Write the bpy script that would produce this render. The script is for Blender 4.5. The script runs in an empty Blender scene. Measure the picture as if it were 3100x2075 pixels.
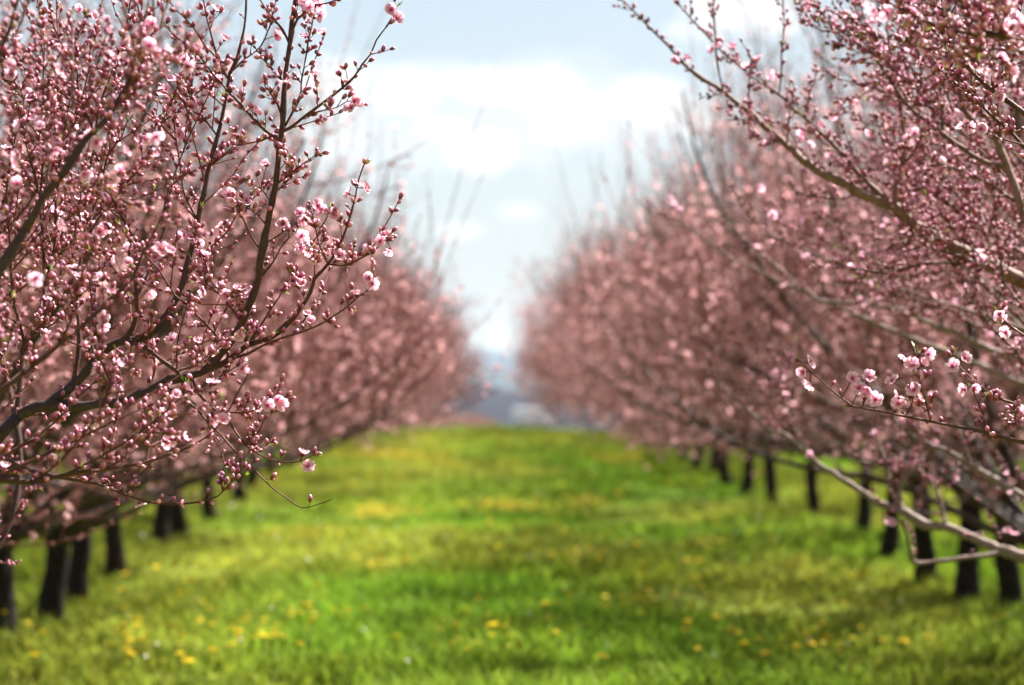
import bpy, math, random
import numpy as np
from mathutils import Vector, Matrix

# ------------------------------------------------------------------ camera, sky, sun, exposure
rng = np.random.default_rng(7)
random.seed(7)
scene = bpy.context.scene
col = scene.collection
EYE = np.array([0.0, 0.0, 1.70])
F_SRC = 85.0 / 36.0 * 3100.0
CX, CY = 1550.0, 1037.5
psi = math.atan(55.0 / F_SRC)
tht = math.atan(47.5 / F_SRC)
FWD = np.array([math.sin(psi) * math.cos(tht), math.cos(psi) * math.cos(tht), math.sin(tht)])
RGT = np.array([math.cos(psi), -math.sin(psi), 0.0])
UPV = np.cross(RGT, FWD)

cam_data = bpy.data.cameras.new('camera')
cam = bpy.data.objects.new('camera', cam_data)
col.objects.link(cam)
cam.matrix_world = Matrix((
    (RGT[0], UPV[0], -FWD[0], EYE[0]),
    (RGT[1], UPV[1], -FWD[1], EYE[1]),
    (RGT[2], UPV[2], -FWD[2], EYE[2]),
    (0, 0, 0, 1)))
cam_data.lens = 85.0
cam_data.sensor_width = 36.0
cam_data.sensor_fit = 'HORIZONTAL'
cam_data.clip_start = 0.05
cam_data.clip_end = 20000.0
cam_data.dof.use_dof = True
cam_data.dof.focus_distance = 5.40
cam_data.dof.aperture_fstop = 2.8
scene.camera = cam

SUN = np.array([0.50, 0.42, 0.75])
SUN = SUN / np.linalg.norm(SUN)
sun_data = bpy.data.lights.new('sun', 'SUN')
sun_data.energy = 5.0
sun_data.angle = math.radians(0.53)
sun_data.color = (1.0, 0.95, 0.87)
sun = bpy.data.objects.new('sun', sun_data)
sun.rotation_euler = Vector(-SUN).to_track_quat('-Z', 'Y').to_euler()
sun.location = (20, 15, 30)
col.objects.link(sun)

world = bpy.data.worlds.new('World')
scene.world = world
world.use_nodes = True
scene.view_settings.view_transform = 'Standard'
scene.view_settings.look = 'None'
scene.view_settings.exposure = 1.97
scene.view_settings.gamma = 1.0
scene.cycles.use_denoising = True
scene.cycles.max_bounces = 6
scene.cycles.diffuse_bounces = 3
scene.cycles.transmission_bounces = 4
scene.cycles.volume_bounces = 0


def build_world():
    nt = world.node_tree
    N, L = nt.nodes, nt.links
    N.clear()
    out = N.new('ShaderNodeOutputWorld')
    bg = N.new('ShaderNodeBackground')
    sky = N.new('ShaderNodeTexSky')
    sky.sky_type = 'NISHITA'
    sky.sun_disc = False
    sky.sun_elevation = math.asin(SUN[2])
    sky.sun_rotation = math.atan2(SUN[0], SUN[1])
    sky.altitude = 100
    sky.air_density = 1.0
    sky.dust_density = 1.6
    sky.ozone_density = 1.0
    tc = N.new('ShaderNodeTexCoord')
    sep = N.new('ShaderNodeSeparateXYZ')
    L.new(tc.outputs['Generated'], sep.inputs[0])

    def math_node(op, a, b=None, clamp=False):
        n = N.new('ShaderNodeMath')
        n.operation = op
        n.use_clamp = clamp
        for i, v in enumerate((a, b)):
            if v is None:
                continue
            if isinstance(v, (int, float)):
                n.inputs[i].default_value = v
            else:
                L.new(v, n.inputs[i])
        return n.outputs[0]
    yy = math_node('MAXIMUM', sep.outputs['Y'], 0.02)
    u = math_node('DIVIDE', sep.outputs['X'], yy)
    v = math_node('DIVIDE', sep.outputs['Z'], yy)
    comb = N.new('ShaderNodeCombineXYZ')
    L.new(u, comb.inputs[0])
    L.new(v, comb.inputs[1])
    nz = N.new('ShaderNodeTexNoise')
    nz.inputs['Scale'].default_value = 38.0
    nz.inputs['Detail'].default_value = 4.0
    nz.inputs['Roughness'].default_value = 0.55
    L.new(comb.outputs[0], nz.inputs['Vector'])
    warp = math_node('SUBTRACT', nz.outputs['Fac'], 0.5)
    # cumulus puffs by direction: (u, v, half width, half height, weight)
    puffs = []
    for px, py, rx, ry, w in ((1225, 285, 130, 85, 1.0), (1480, 260, 160, 75, .95), (1640, 270, 160, 80, 1.0),
                              (1760, 330, 160, 80, .9), (1960, 300, 180, 85, 1.0), (2130, 350, 130, 70, .8),
                              (1340, 390, 150, 60, .75), (1460, 450, 130, 80, 1.0), (1720, 400, 150, 60, .7),
                              (1030, 270, 150, 110, .75), (2290, 30, 200, 80, 1.0), (2120, 90, 120, 40, .5),
                              (1390, 700, 80, 28, .65), (1570, 640, 70, 28, .5), (1000, 430, 200, 90, .7),
                              (2500, 420, 260, 90, .8), (1600, 330, 520, 170, .4), (1150, 400, 300, 160, .4)):
        puffs.append(((px - 1495) / F_SRC, (1085 - py) / F_SRC, rx / F_SRC * 1.02, ry / F_SRC * 1.02, w))
    best = None
    for cu, cv, rx, ry, w in puffs:
        a = math_node('MULTIPLY', math_node('SUBTRACT', u, cu), 1 / rx)
        b = math_node('MULTIPLY', math_node('SUBTRACT', v, cv), 1 / ry)
        d2 = math_node('ADD', math_node('MULTIPLY', a, a), math_node('MULTIPLY', b, b))
        d2 = math_node('ADD', d2, math_node('MULTIPLY', warp, 2.6))
        f = math_node('MULTIPLY', math_node('SUBTRACT', 1.25, d2, clamp=True), w)
        best = f if best is None else math_node('MAXIMUM', best, f)
    # thin broken cloud over the rest of the sky
    mp = N.new('ShaderNodeMapping')
    mp.inputs['Scale'].default_value = (1.0, 1.0, 2.4)
    L.new(tc.outputs['Generated'], mp.inputs['Vector'])
    nz2 = N.new('ShaderNodeTexNoise')
    nz2.inputs['Scale'].default_value = 3.4
    nz2.inputs['Detail'].default_value = 6.0
    L.new(mp.outputs[0], nz2.inputs['Vector'])
    ramp = N.new('ShaderNodeValToRGB')
    ramp.color_ramp.elements[0].position = 0.45
    ramp.color_ramp.elements[1].position = 0.70
    L.new(nz2.outputs['Fac'], ramp.inputs[0])
    away = math_node('SUBTRACT', 1.0, math_node('MULTIPLY', sep.outputs['Y'], 1.0, clamp=True), clamp=True)
    broken = math_node('MULTIPLY', math_node('MULTIPLY', ramp.outputs[0], away), 0.5)
    cloud = math_node('MAXIMUM', best, broken)
    # thin veil of high haze whitens the blue everywhere
    def rgb_mix(fac, a, b):
        n = N.new('ShaderNodeMix')
        n.data_type = 'RGBA'
        for key, v in (('Factor', fac), ('A', a), ('B', b)):
            if isinstance(v, (float, tuple)):
                n.inputs[key].default_value = v
            else:
                L.new(v, n.inputs[key])
        return n.outputs['Result']
    # the veil is thickest low down, the blue deeper overhead and behind
    low_sky = math_node('POWER', math_node('SUBTRACT', 1.0, math_node('MAXIMUM', sep.outputs['Z'], 0.0), clamp=True), 3.5)
    veiled = rgb_mix(math_node('ADD', math_node('MULTIPLY', low_sky, .62), .10), sky.outputs[0], (6.6, 7.55, 8.2, 1))
    L.new(rgb_mix(cloud, veiled, (8.9, 9.1, 9.3, 1)), bg.inputs['Color'])
    bg.inputs['Strength'].default_value = 0.033
    L.new(bg.outputs[0], out.inputs['Surface'])


build_world()


def P(px, py, d):
    """point seen at photo position (px, py) at depth d metres along the view"""
    px = np.asarray(px, float)[..., None]
    py = np.asarray(py, float)[..., None]
    d = np.asarray(d, float)[..., None]
    return EYE + d * (FWD + RGT * (px - CX) / F_SRC + UPV * (CY - py) / F_SRC)


# ------------------------------------------------------------------ materials
def new_mat(name):
    m = bpy.data.materials.new(name)
    m.use_nodes = True
    nt = m.node_tree
    b = nt.nodes['Principled BSDF']
    return m, nt, b


def tint_mat(name, rough=0.7, spec=0.3, translucent=0.0, noise=0.25, nscale=60.0, bump=0.0, bscale=200.0, gain=(1, 1, 1)):
    """base colour from the mesh's own 'tint' varied by object-space noise"""
    m, nt, b = new_mat(name)
    N, L = nt.nodes, nt.links
    at = N.new('ShaderNodeAttribute')
    at.attribute_name = 'tint'
    tc = N.new('ShaderNodeTexCoord')
    nz = N.new('ShaderNodeTexNoise')
    nz.inputs['Scale'].default_value = nscale
    nz.inputs['Detail'].default_value = 3.0
    L.new(tc.outputs['Object'], nz.inputs['Vector'])
    mr = N.new('ShaderNodeMapRange')
    mr.inputs['From Min'].default_value = 0.3
    mr.inputs['From Max'].default_value = 0.7
    mr.inputs['To Min'].default_value = 1.0 - noise
    mr.inputs['To Max'].default_value = 1.0 + noise
    L.new(nz.outputs['Fac'], mr.inputs[0])
    mul = N.new('ShaderNodeVectorMath')
    mul.operation = 'SCALE'
    L.new(at.outputs['Color'], mul.inputs[0])
    L.new(mr.outputs[0], mul.inputs['Scale'])
    L.new(mul.outputs[0], b.inputs['Base Color'])
    b.inputs['Roughness'].default_value = rough
    b.inputs['Specular IOR Level'].default_value = spec
    if bump:
        n2 = N.new('ShaderNodeTexNoise')
        n2.inputs['Scale'].default_value = bscale
        n2.inputs['Detail'].default_value = 4.0
        L.new(tc.outputs['Object'], n2.inputs['Vector'])
        bp = N.new('ShaderNodeBump')
        bp.inputs['Strength'].default_value = bump
        bp.inputs['Distance'].default_value = 0.004
        L.new(n2.outputs['Fac'], bp.inputs['Height'])
        L.new(bp.outputs[0], b.inputs['Normal'])
    if translucent:
        tr = N.new('ShaderNodeBsdfTranslucent')
        L.new(mul.outputs[0], tr.inputs['Color'])
        mx = N.new('ShaderNodeMixShader')
        mx.inputs[0].default_value = translucent
        L.new(b.outputs[0], mx.inputs[1])
        L.new(tr.outputs[0], mx.inputs[2])
        L.new(mx.outputs[0], nt.nodes['Material Output'].inputs['Surface'])
    return m


M_WOOD = tint_mat('bark', 0.66, 0.3, 0, 0.35, 70, 0.5, 260)
M_TRUNK = tint_mat('old_bark', 0.85, 0.15, 0, 0.45, 25, 0.8, 60)
M_BUD = tint_mat('bud', 0.45, 0.4, 0.10, 0.12, 120)
M_PETAL = tint_mat('petal', 0.55, 0.25, 0.58, 0.06, 120)
M_LEAF = tint_mat('leaf', 0.5, 0.3, 0.4, 0.2, 90)
M_GRASS = tint_mat('grass', 0.7, 0.10, 0.40, 0.2, 1.2)
M_DANDELION = tint_mat('dandelion', 0.6, 0.2, 0.25, 0.1, 90)
M_PAINT = tint_mat('white_paint', 0.25, 0.6, 0, 0.03, 2)
M_HILL = tint_mat('wooded_hill', 0.95, 0.1, 0, 0.3, 0.05)


# ------------------------------------------------------------------ mesh building
class Geo:
    def __init__(s):
        s.V, s.F, s.C, s.M, s.n = [], [], [], [], 0

    def add(s, V, Fc, C, m=0):
        """V (n,3); Fc (f,4) with -1 in the last column for triangles; C (n,3) or (3,)"""
        V = np.asarray(V, float).reshape(-1, 3)
        Fc = np.asarray(Fc, int)
        if len(V) == 0:
            return
        C = np.broadcast_to(np.asarray(C, float), V.shape)
        s.V.append(V)
        s.F.append(np.where(Fc >= 0, Fc + s.n, -1))
        s.C.append(C)
        s.M.append(np.full(len(Fc), m, int))
        s.n += len(V)

    def build(s, name, mats, smooth=True):
        me = bpy.data.meshes.new(name)
        V = np.concatenate(s.V)
        Fc = np.concatenate(s.F)
        C = np.concatenate(s.C)
        M = np.concatenate(s.M)
        tot = np.where(Fc[:, 3] < 0, 3, 4)
        loops = Fc.ravel()
        loops = loops[loops >= 0]
        start = np.concatenate(([0], np.cumsum(tot)[:-1]))
        me.vertices.add(len(V))
        me.vertices.foreach_set('co', V.ravel())
        me.loops.add(len(loops))
        me.loops.foreach_set('vertex_index', loops.astype(np.int32))
        me.polygons.add(len(Fc))
        me.polygons.foreach_set('loop_start', start.astype(np.int32))
        me.polygons.foreach_set('material_index', M.astype(np.int32))
        me.polygons.foreach_set('use_smooth', np.full(len(Fc), smooth))
        for mt in (mats if isinstance(mats, (list, tuple)) else [mats]):
            me.materials.append(mt)
        me.update(calc_edges=True)
        at = me.attributes.new('tint', 'FLOAT_COLOR', 'POINT')
        at.data.foreach_set('color', np.concatenate([C, np.ones((len(C), 1))], 1).astype(np.float32).ravel())
        return me


def norm(a):
    return a / np.maximum(np.linalg.norm(a, axis=-1, keepdims=True), 1e-9)


def rand_unit(n, r=rng):
    return norm(r.normal(size=(n, 3)))


def tubes(geo, Pt, R, k, C, m=0, lump=0.0, r=rng):
    """a batch of tubes: Pt (m,n,3), R (m,n), C (m,n,3)"""
    Pt = np.asarray(Pt, float)
    M_, n = Pt.shape[:2]
    if M_ == 0:
        return
    T = np.empty_like(Pt)
    T[:, 1:-1] = Pt[:, 2:] - Pt[:, :-2]
    T[:, 0] = Pt[:, 1] - Pt[:, 0]
    T[:, -1] = Pt[:, -1] - Pt[:, -2]
    T = norm(T)
    mean = norm(Pt[:, -1] - Pt[:, 0])
    ref = np.cross(mean, np.where(np.abs(mean[:, 1:2]) < 0.85, np.array([[0, 1.0, 0]]), np.array([[1.0, 0, 0]])))
    ref = norm(ref)[:, None, :]
    Nn = norm(ref - (ref * T).sum(-1, keepdims=True) * T)
    B = np.cross(T, Nn)
    a = np.arange(k) * 2 * math.pi / k
    rad = np.asarray(R, float)[:, :, None, None]
    if lump:
        rad = rad * (1 + r.uniform(-lump, lump, size=(M_, n, k, 1)))
    ring = Pt[:, :, None, :] + rad * (np.cos(a)[None, None, :, None] * Nn[:, :, None, :] + np.sin(a)[None, None, :, None] * B[:, :, None, :])
    V = ring.reshape(-1, 3)
    i = np.arange(n - 1)[:, None] * k
    j = np.arange(k)[None, :]
    j2 = (j + 1) % k
    q = np.stack([i + j, i + j2, i + k + j2, i + k + j], -1).reshape(-1, 4)
    Fc = (q[None] + (np.arange(M_) * n * k)[:, None, None]).reshape(-1, 4)
    Cc = np.broadcast_to(np.asarray(C, float), (M_, n, 3))
    Cc = np.repeat(Cc[:, :, None, :], k, 2).reshape(-1, 3)
    geo.add(V, Fc, Cc, m)


def inst(geo, tpl, pos, axis, size, m=0, var=None, r=rng):
    """copies of a small template (grown along z) merged into one mesh; var (n,3) multiplies the colour"""
    tv, tf, tcol = tpl
    n = len(pos)
    if n == 0:
        return
    z = norm(np.asarray(axis, float))
    ref = rand_unit(n, r)
    x = norm(np.cross(ref, z))
    y = np.cross(z, x)
    size = np.broadcast_to(np.asarray(size, float), (n,))[:, None, None]
    V = np.asarray(pos)[:, None, :] + size * (tv[None, :, 0:1] * x[:, None] + tv[None, :, 1:2] * y[:, None] + tv[None, :, 2:3] * z[:, None])
    Fc = tf[None] + np.where(tf[None] >= 0, (np.arange(n) * len(tv))[:, None, None], 0)
    Cc = np.repeat(tcol[None], n, 0)
    if var is not None:
        Cc = Cc * var[:, None, :]
    geo.add(V.reshape(-1, 3), Fc.reshape(-1, 4), Cc.reshape(-1, 3), m)


def revolve(prof, k, cols):
    """prof [(r,z)] with the last ring a point"""
    V, Fc, C = [], [], []
    for (rr, z), c in zip(prof[:-1], cols[:-1]):
        for j in range(k):
            a = 2 * math.pi * j / k
            V.append((rr * math.cos(a), rr * math.sin(a), z))
            C.append(c)
    V.append((0, 0, prof[-1][1]))
    C.append(cols[-1])
    n = len(prof) - 1
    for i in range(n - 1):
        for j in range(k):
            j2 = (j + 1) % k
            Fc.append((i * k + j, i * k + j2, i * k + k + j2, i * k + k + j))
    for j in range(k):
        Fc.append(((n - 1) * k + j, (n - 1) * k + (j + 1) % k, n * k, -1))
    return np.array(V, float), np.array(Fc), np.array(C, float)


CALYX = (0.12, 0.017, 0.026)
PINK_D = (0.36, 0.055, 0.10)
PINK_M = (0.67, 0.22, 0.325)
PINK_L = (0.85, 0.47, 0.58)
BUD_FINE = revolve([(.09, 0), (.17, .10), (.25, .32), (.29, .58), (.20, .80), (.08, .95), (0, 1.0)], 7,
                   [CALYX, CALYX, (.20, .025, .045), (.50, .12, .20), PINK_M, PINK_L, PINK_L])
BUD_LOW = revolve([(.16, 0), (.31, .35), (.28, .75), (0, 1.0)], 4, [(.07, .011, .009), (.15, .026, .020), (.45, .108, .092), (.80, .38, .355)])


def flower_template(fine=True, openness=1.0):
    V, Fc, C = [], [], []
    rows = 4 if fine else 2
    prof_w = [0.10, 0.36, 0.50, 0.28] if fine else [0.2, 0.58]
    prof_r = [0.08, 0.42, 0.80, 1.05] if fine else [0.08, 0.95]
    prof_z = [0.18, 0.30, 0.42, 0.62] if fine else [0.18, 0.45]
    cs = [(.60, .12, .24), (.82, .36, .52), (.88, .51, .65), (.91, .62, .74)] if fine else [(.60, .16, .18), (.93, .62, .64)]
    for p in range(5):
        a = p * 2 * math.pi / 5 + 0.12 * math.sin(p * 3.7)
        ca, sa = math.cos(a), math.sin(a)
        b0 = len(V)
        for i in range(rows):
            rr = prof_r[i] * (0.65 + 0.35 * openness)
            zz = prof_z[i] * (1.5 - 0.75 * openness) + 0.06 * math.sin(p * 2.1 + i)
            for s_ in (-1, 0, 1):
                w = prof_w[i] * s_
                cup = 0.20 * abs(s_) * (i / rows + .3) + (0.03 * math.sin(p * 5 + i * 2 + s_ * 1.3))
                x, y = rr - 0.06 * abs(s_), w
                V.append((x * ca - y * sa, x * sa + y * ca, zz + cup))
                C.append(cs[i])
        for i in range(rows - 1):
            for j in range(2):
                q = b0 + i * 3 + j
                Fc.append((q, q + 1, q + 4, q + 3))
    if fine:
        for k in range(11):                                      # stamens
            a = k * 2.4
            rr = 0.10 + 0.20 * ((k * 0.618) % 1)
            b0 = len(V)
            V += [(0.02 * math.cos(a + 2), 0.02 * math.sin(a + 2), 0.15), (0.02 * math.cos(a - 2), 0.02 * math.sin(a - 2), 0.15),
                  (rr * math.cos(a) + .025, rr * math.sin(a), 0.66), (rr * math.cos(a) - .025, rr * math.sin(a) + .03, 0.70)]
            C += [(.65, .20, .30), (.65, .20, .30), (.60, .16, .14), (.60, .18, .12)]
            Fc.append((b0, b0 + 1, b0 + 2, b0 + 3))
    cv, cf, cc = revolve([(.06, -.12), (.17, 0), (.20, .14), (.16, .26), (0, .27)], 6, [CALYX, CALYX, (.22, .03, .05), (.3, .05, .08), (.3, .05, .08)])
    n = len(V)
    V = np.concatenate([np.array(V, float), cv])
    C = np.concatenate([np.array(C, float), cc])
    Fc = np.concatenate([np.array(Fc), np.where(cf >= 0, cf + n, -1)])
    return V, Fc, C


FLOWER_FINE = flower_template(True, 1.0)
FLOWER_HALF = flower_template(True, 0.35)
FLOWER_LOW = flower_template(False, 0.8)


def leaf_template():
    V = [(0, 0, 0), (.10, .03, .35), (-.10, .03, .35), (.06, .10, .75), (-.06, .10, .75), (0, .16, 1)]
    Fc = [(0, 1, 2, -1), (1, 3, 4, 2), (3, 5, 4, -1)]
    c = [(.14, .19, .02), (.17, .25, .025), (.17, .25, .025), (.22, .30, .04), (.22, .30, .04), (.28, .30, .06)]
    return np.array(V, float), np.array(Fc), np.array(c, float)


LEAF = leaf_template()

TWIG_C = np.array([0.088, 0.024, 0.012])
SHOOT_C = np.array([0.150, 0.047, 0.021])
BARK_C = np.array([0.062, 0.037, 0.029])


def bark_col(R, bark=None):
    bark = BARK_C if bark is None else np.array(bark)
    R = np.asarray(R, float)
    t = np.clip((R - 0.0018) / 0.0085, 0, 1)[..., None]
    return TWIG_C * (1 - t) + bark * t


def catmull(ctrl, rad, step):
    ctrl = np.asarray(ctrl, float)
    rad = np.asarray(rad, float)
    P_ = np.concatenate([[2 * ctrl[0] - ctrl[1]], ctrl, [2 * ctrl[-1] - ctrl[-2]]])
    out, ro = [], []
    for i in range(len(ctrl) - 1):
        p0, p1, p2, p3 = P_[i:i + 4]
        n = max(1, int(round(np.linalg.norm(p2 - p1) / step)))
        for t in np.arange(n) / n:
            out.append(0.5 * ((2 * p1) + (-p0 + p2) * t + (2 * p0 - 5 * p1 + 4 * p2 - p3) * t ** 2 + (-p0 + 3 * p1 - 3 * p2 + p3) * t ** 3))
            ro.append(rad[i] * (1 - t) + rad[i + 1] * t)
    out.append(ctrl[-1])
    ro.append(rad[-1])
    return np.array(out), np.array(ro)


def curve_tubes(p0, d, L, bend, n):
    t = np.linspace(0, 1, n)[None, :, None]
    return p0[:, None] + L[:, None, None] * (d[:, None] * t + bend[:, None] * t * t)


def make_obj(name, me, parent=None):
    o = bpy.data.objects.new(name, me)
    col.objects.link(o)
    if parent is not None:
        o.parent = parent
    return o


def tag(o, label=None, cat=None, group=None, kind=None):
    if label:
        o['label'] = label
    if cat:
        o['category'] = cat
    if group:
        o['group'] = group
    if kind:
        o['kind'] = kind
    return o


def empty(name, loc, rz=0.0):
    o = bpy.data.objects.new(name, None)
    o.empty_display_size = 0.3
    o.location = loc
    o.rotation_euler = (0, 0, rz)
    col.objects.link(o)
    return o


# ------------------------------------------------------------------ ground
def vnoise(x, y, s, seed):
    """cheap smooth value noise"""
    r = np.random.default_rng(seed)
    tab = r.uniform(0, 1, (64, 64))
    x, y = x / s, y / s
    xi, yi = np.floor(x).astype(int), np.floor(y).astype(int)
    fx, fy = x - xi, y - yi
    fx, fy = fx * fx * (3 - 2 * fx), fy * fy * (3 - 2 * fy)
    g = lambda a, b: tab[a % 64, b % 64]
    return (g(xi, yi) * (1 - fx) + g(xi + 1, yi) * fx) * (1 - fy) + (g(xi, yi + 1) * (1 - fx) + g(xi + 1, yi + 1) * fx) * fy


def ground_z(x, y):
    x, y = np.asarray(x, float), np.asarray(y, float)
    near = np.clip((75 - y) / 20, 0, 1) * (np.abs(x) < 60)
    bump = (vnoise(x, y, 2.3, 1) - .5) * 0.10 + (vnoise(x, y, 0.8, 2) - .5) * 0.05
    prof = np.interp(y, [-400, 54, 62, 100, 200, 330, 600, 900, 3200, 6000], [0, 0, -.25, -2.2, -4.9, -7.75, -18, -26, -150, -150])
    return prof + bump * near


def grass_tone(x, y):
    """colour of the sward by place: green, yellow-green and brownish olive patches"""
    a = vnoise(x * 0.55, y * 0.30, 1.3, 11)
    b = vnoise(x * 0.9, y * 0.42, 1.0, 12)
    c = vnoise(x, y * .5, 2.8, 13)
    green = np.array([.165, .285, .020])
    yel = np.array([.305, .345, .045])
    olive = np.array([.150, .178, .014])
    wa = np.clip((a - .35) * 2.6, 0, 1)[..., None]
    wb = np.clip((b - .50) * 2.8, 0, 1)[..., None]
    wc = np.clip((c - .45) * 2.5, 0, 1)[..., None]
    out = green * (1 - wa) + yel * wa
    out = out * (1 - wb * .8) + olive * wb * .8
    out = out * (1 - wc * .35) + yel * wc * .35
    return out


def build_ground():
    xs = np.concatenate([np.linspace(-4000, -40, 14), np.linspace(-30, -8, 12), np.arange(-7.5, 7.6, 0.4), np.linspace(8, 30, 12), np.linspace(40, 4000, 14)])
    ys = np.concatenate([np.linspace(-400, -10, 6), np.arange(-6, 70, 0.5), np.linspace(72, 330, 40), np.linspace(360, 6000, 30)])
    X, Y = np.meshgrid(xs, ys)
    Z = ground_z(X, Y)
    V = np.stack([X, Y, Z], -1).reshape(-1, 3)
    nx, ny = len(xs), len(ys)
    i = np.arange(ny - 1)[:, None] * nx + np.arange(nx - 1)[None]
    Fc = np.stack([i, i + 1, i + nx + 1, i + nx], -1).reshape(-1, 4)
    tone = grass_tone(X, Y) * 0.8
    tone = np.where((Y > 72)[..., None], np.array([.085, .085, .045]), tone).reshape(-1, 3)
    g = Geo()
    g.add(V, Fc, tone)
    tag(make_obj('ground', g.build('ground', M_GRASS)), 'green spring meadow ground of the orchard alley', 'ground', kind='structure')


build_ground()


def build_grass():
    r = np.random.default_rng(21)
    N0 = 330000
    # more tufts near the viewer, thinning with distance
    y = 6.0 + (58.0 - 6.0) * r.random(N0) ** 1.7
    half = np.minimum(0.215 * y + 1.2, 9.0)
    x = r.uniform(-1, 1, N0) * half
    z = ground_z(x, y)
    clump = vnoise(x, y, 0.45, 31) * .6 + vnoise(x, y * .6, 1.4, 32) * .6
    keep = r.random(N0) < np.clip(clump * 1.3, .25, 1)
    x, y, z, clump = x[keep], y[keep], z[keep], clump[keep]
    n = len(x)
    h = (0.030 + 0.15 * clump ** 1.8) * r.uniform(.6, 1.4, n)
    w = (0.006 + 0.00035 * y) * r.uniform(.7, 1.5, n)
    az = r.uniform(0, 2 * math.pi, n)
    lean = r.uniform(.1, .9, n)
    la = r.uniform(0, 2 * math.pi, n)
    wx, wy = np.cos(az) * w, np.sin(az) * w
    lx, ly = np.cos(la) * lean * h, np.sin(la) * lean * h
    b = np.stack([x, y, z - .01], -1)
    V = np.stack([b - np.stack([wx, wy, 0 * wx], -1), b + np.stack([wx, wy, 0 * wx], -1),
                  b + np.stack([lx * .35 + wx * .8, ly * .35 + wy * .8, h * .6], -1), b + np.stack([lx * .35 - wx * .8, ly * .35 - wy * .8, h * .6], -1),
                  b + np.stack([lx, ly, h], -1)], 1)
    t = np.array([[0, 1, 2, 3], [3, 2, 4, -1]])
    Fc = (t[None] + np.where(t[None] >= 0, (np.arange(n) * 5)[:, None, None], 0)).reshape(-1, 4)
    C = grass_tone(x, y) * r.uniform(.78, 1.22, (n, 1)) * (1 + r.uniform(-.12, .12, (n, 3)))
    g = Geo()
    g.add(V.reshape(-1, 3), Fc, np.repeat(C, 5, 0))
    tag(make_obj('grass', g.build('grass', M_GRASS)), 'uneven green and yellowish grass covering the alley between the rows', 'grass', kind='stuff')


build_grass()


# ------------------------------------------------------------------ dandelions and white meadow flowers
def dandelion_mesh(seed, white=False):
    r = np.random.default_rng(seed)
    g = Geo()
    h = r.uniform(.13, .20)
    tubes(g, np.array([[[0, 0, -.02], [.004, .002, h * .5], [.008, 0, h]]]), np.array([[.0028, .0025, .0022]]), 5, np.array([.16, .22, .04]), 0)
    top = np.array([.008, 0, h])
    c0 = (.74, .70, .60) if white else (.68, .48, .010)
    c1 = (.78, .76, .70) if white else (.74, .57, .015)
    for ring, (nr, rad, lift) in enumerate(((18, .026, .003), (14, .019, .008), (9, .011, .012))):
        for k in range(nr):
            a = 2 * math.pi * (k + .3 * ring) / nr + r.uniform(-.08, .08)
            d = np.array([math.cos(a), math.sin(a), 0])
            s = np.array([-d[1], d[0], 0]) * .0030
            q = top + np.array([0, 0, lift])
            rr = rad * r.uniform(.85, 1.1)
            V = [q + d * .002 - s * .5, q + d * .002 + s * .5, q + d * rr * .7 + s + [0, 0, .004], q + d * rr * .7 - s + [0, 0, .004], q + d * rr + [0, 0, .003]]
            g.add(V, [(0, 1, 2, 3), (3, 2, 4, -1)], [c0, c0, c1, c1, c1], 0)
    cv, cf, cc = revolve([(.003, -.008), (.008, -.004), (.010, .004), (0, .012)], 8, [(.12, .18, .03), (.14, .2, .03), c0, c0])
    g.add(cv + top, cf, cc, 0)
    return g.build('dandelion', M_DANDELION)


def ground_at(px, py):
    v = FWD + RGT * (px - CX) / F_SRC + UPV * (CY - py) / F_SRC
    s = -EYE[2] / v[2]
    p = EYE + s * v
    return p[0], p[1]


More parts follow.
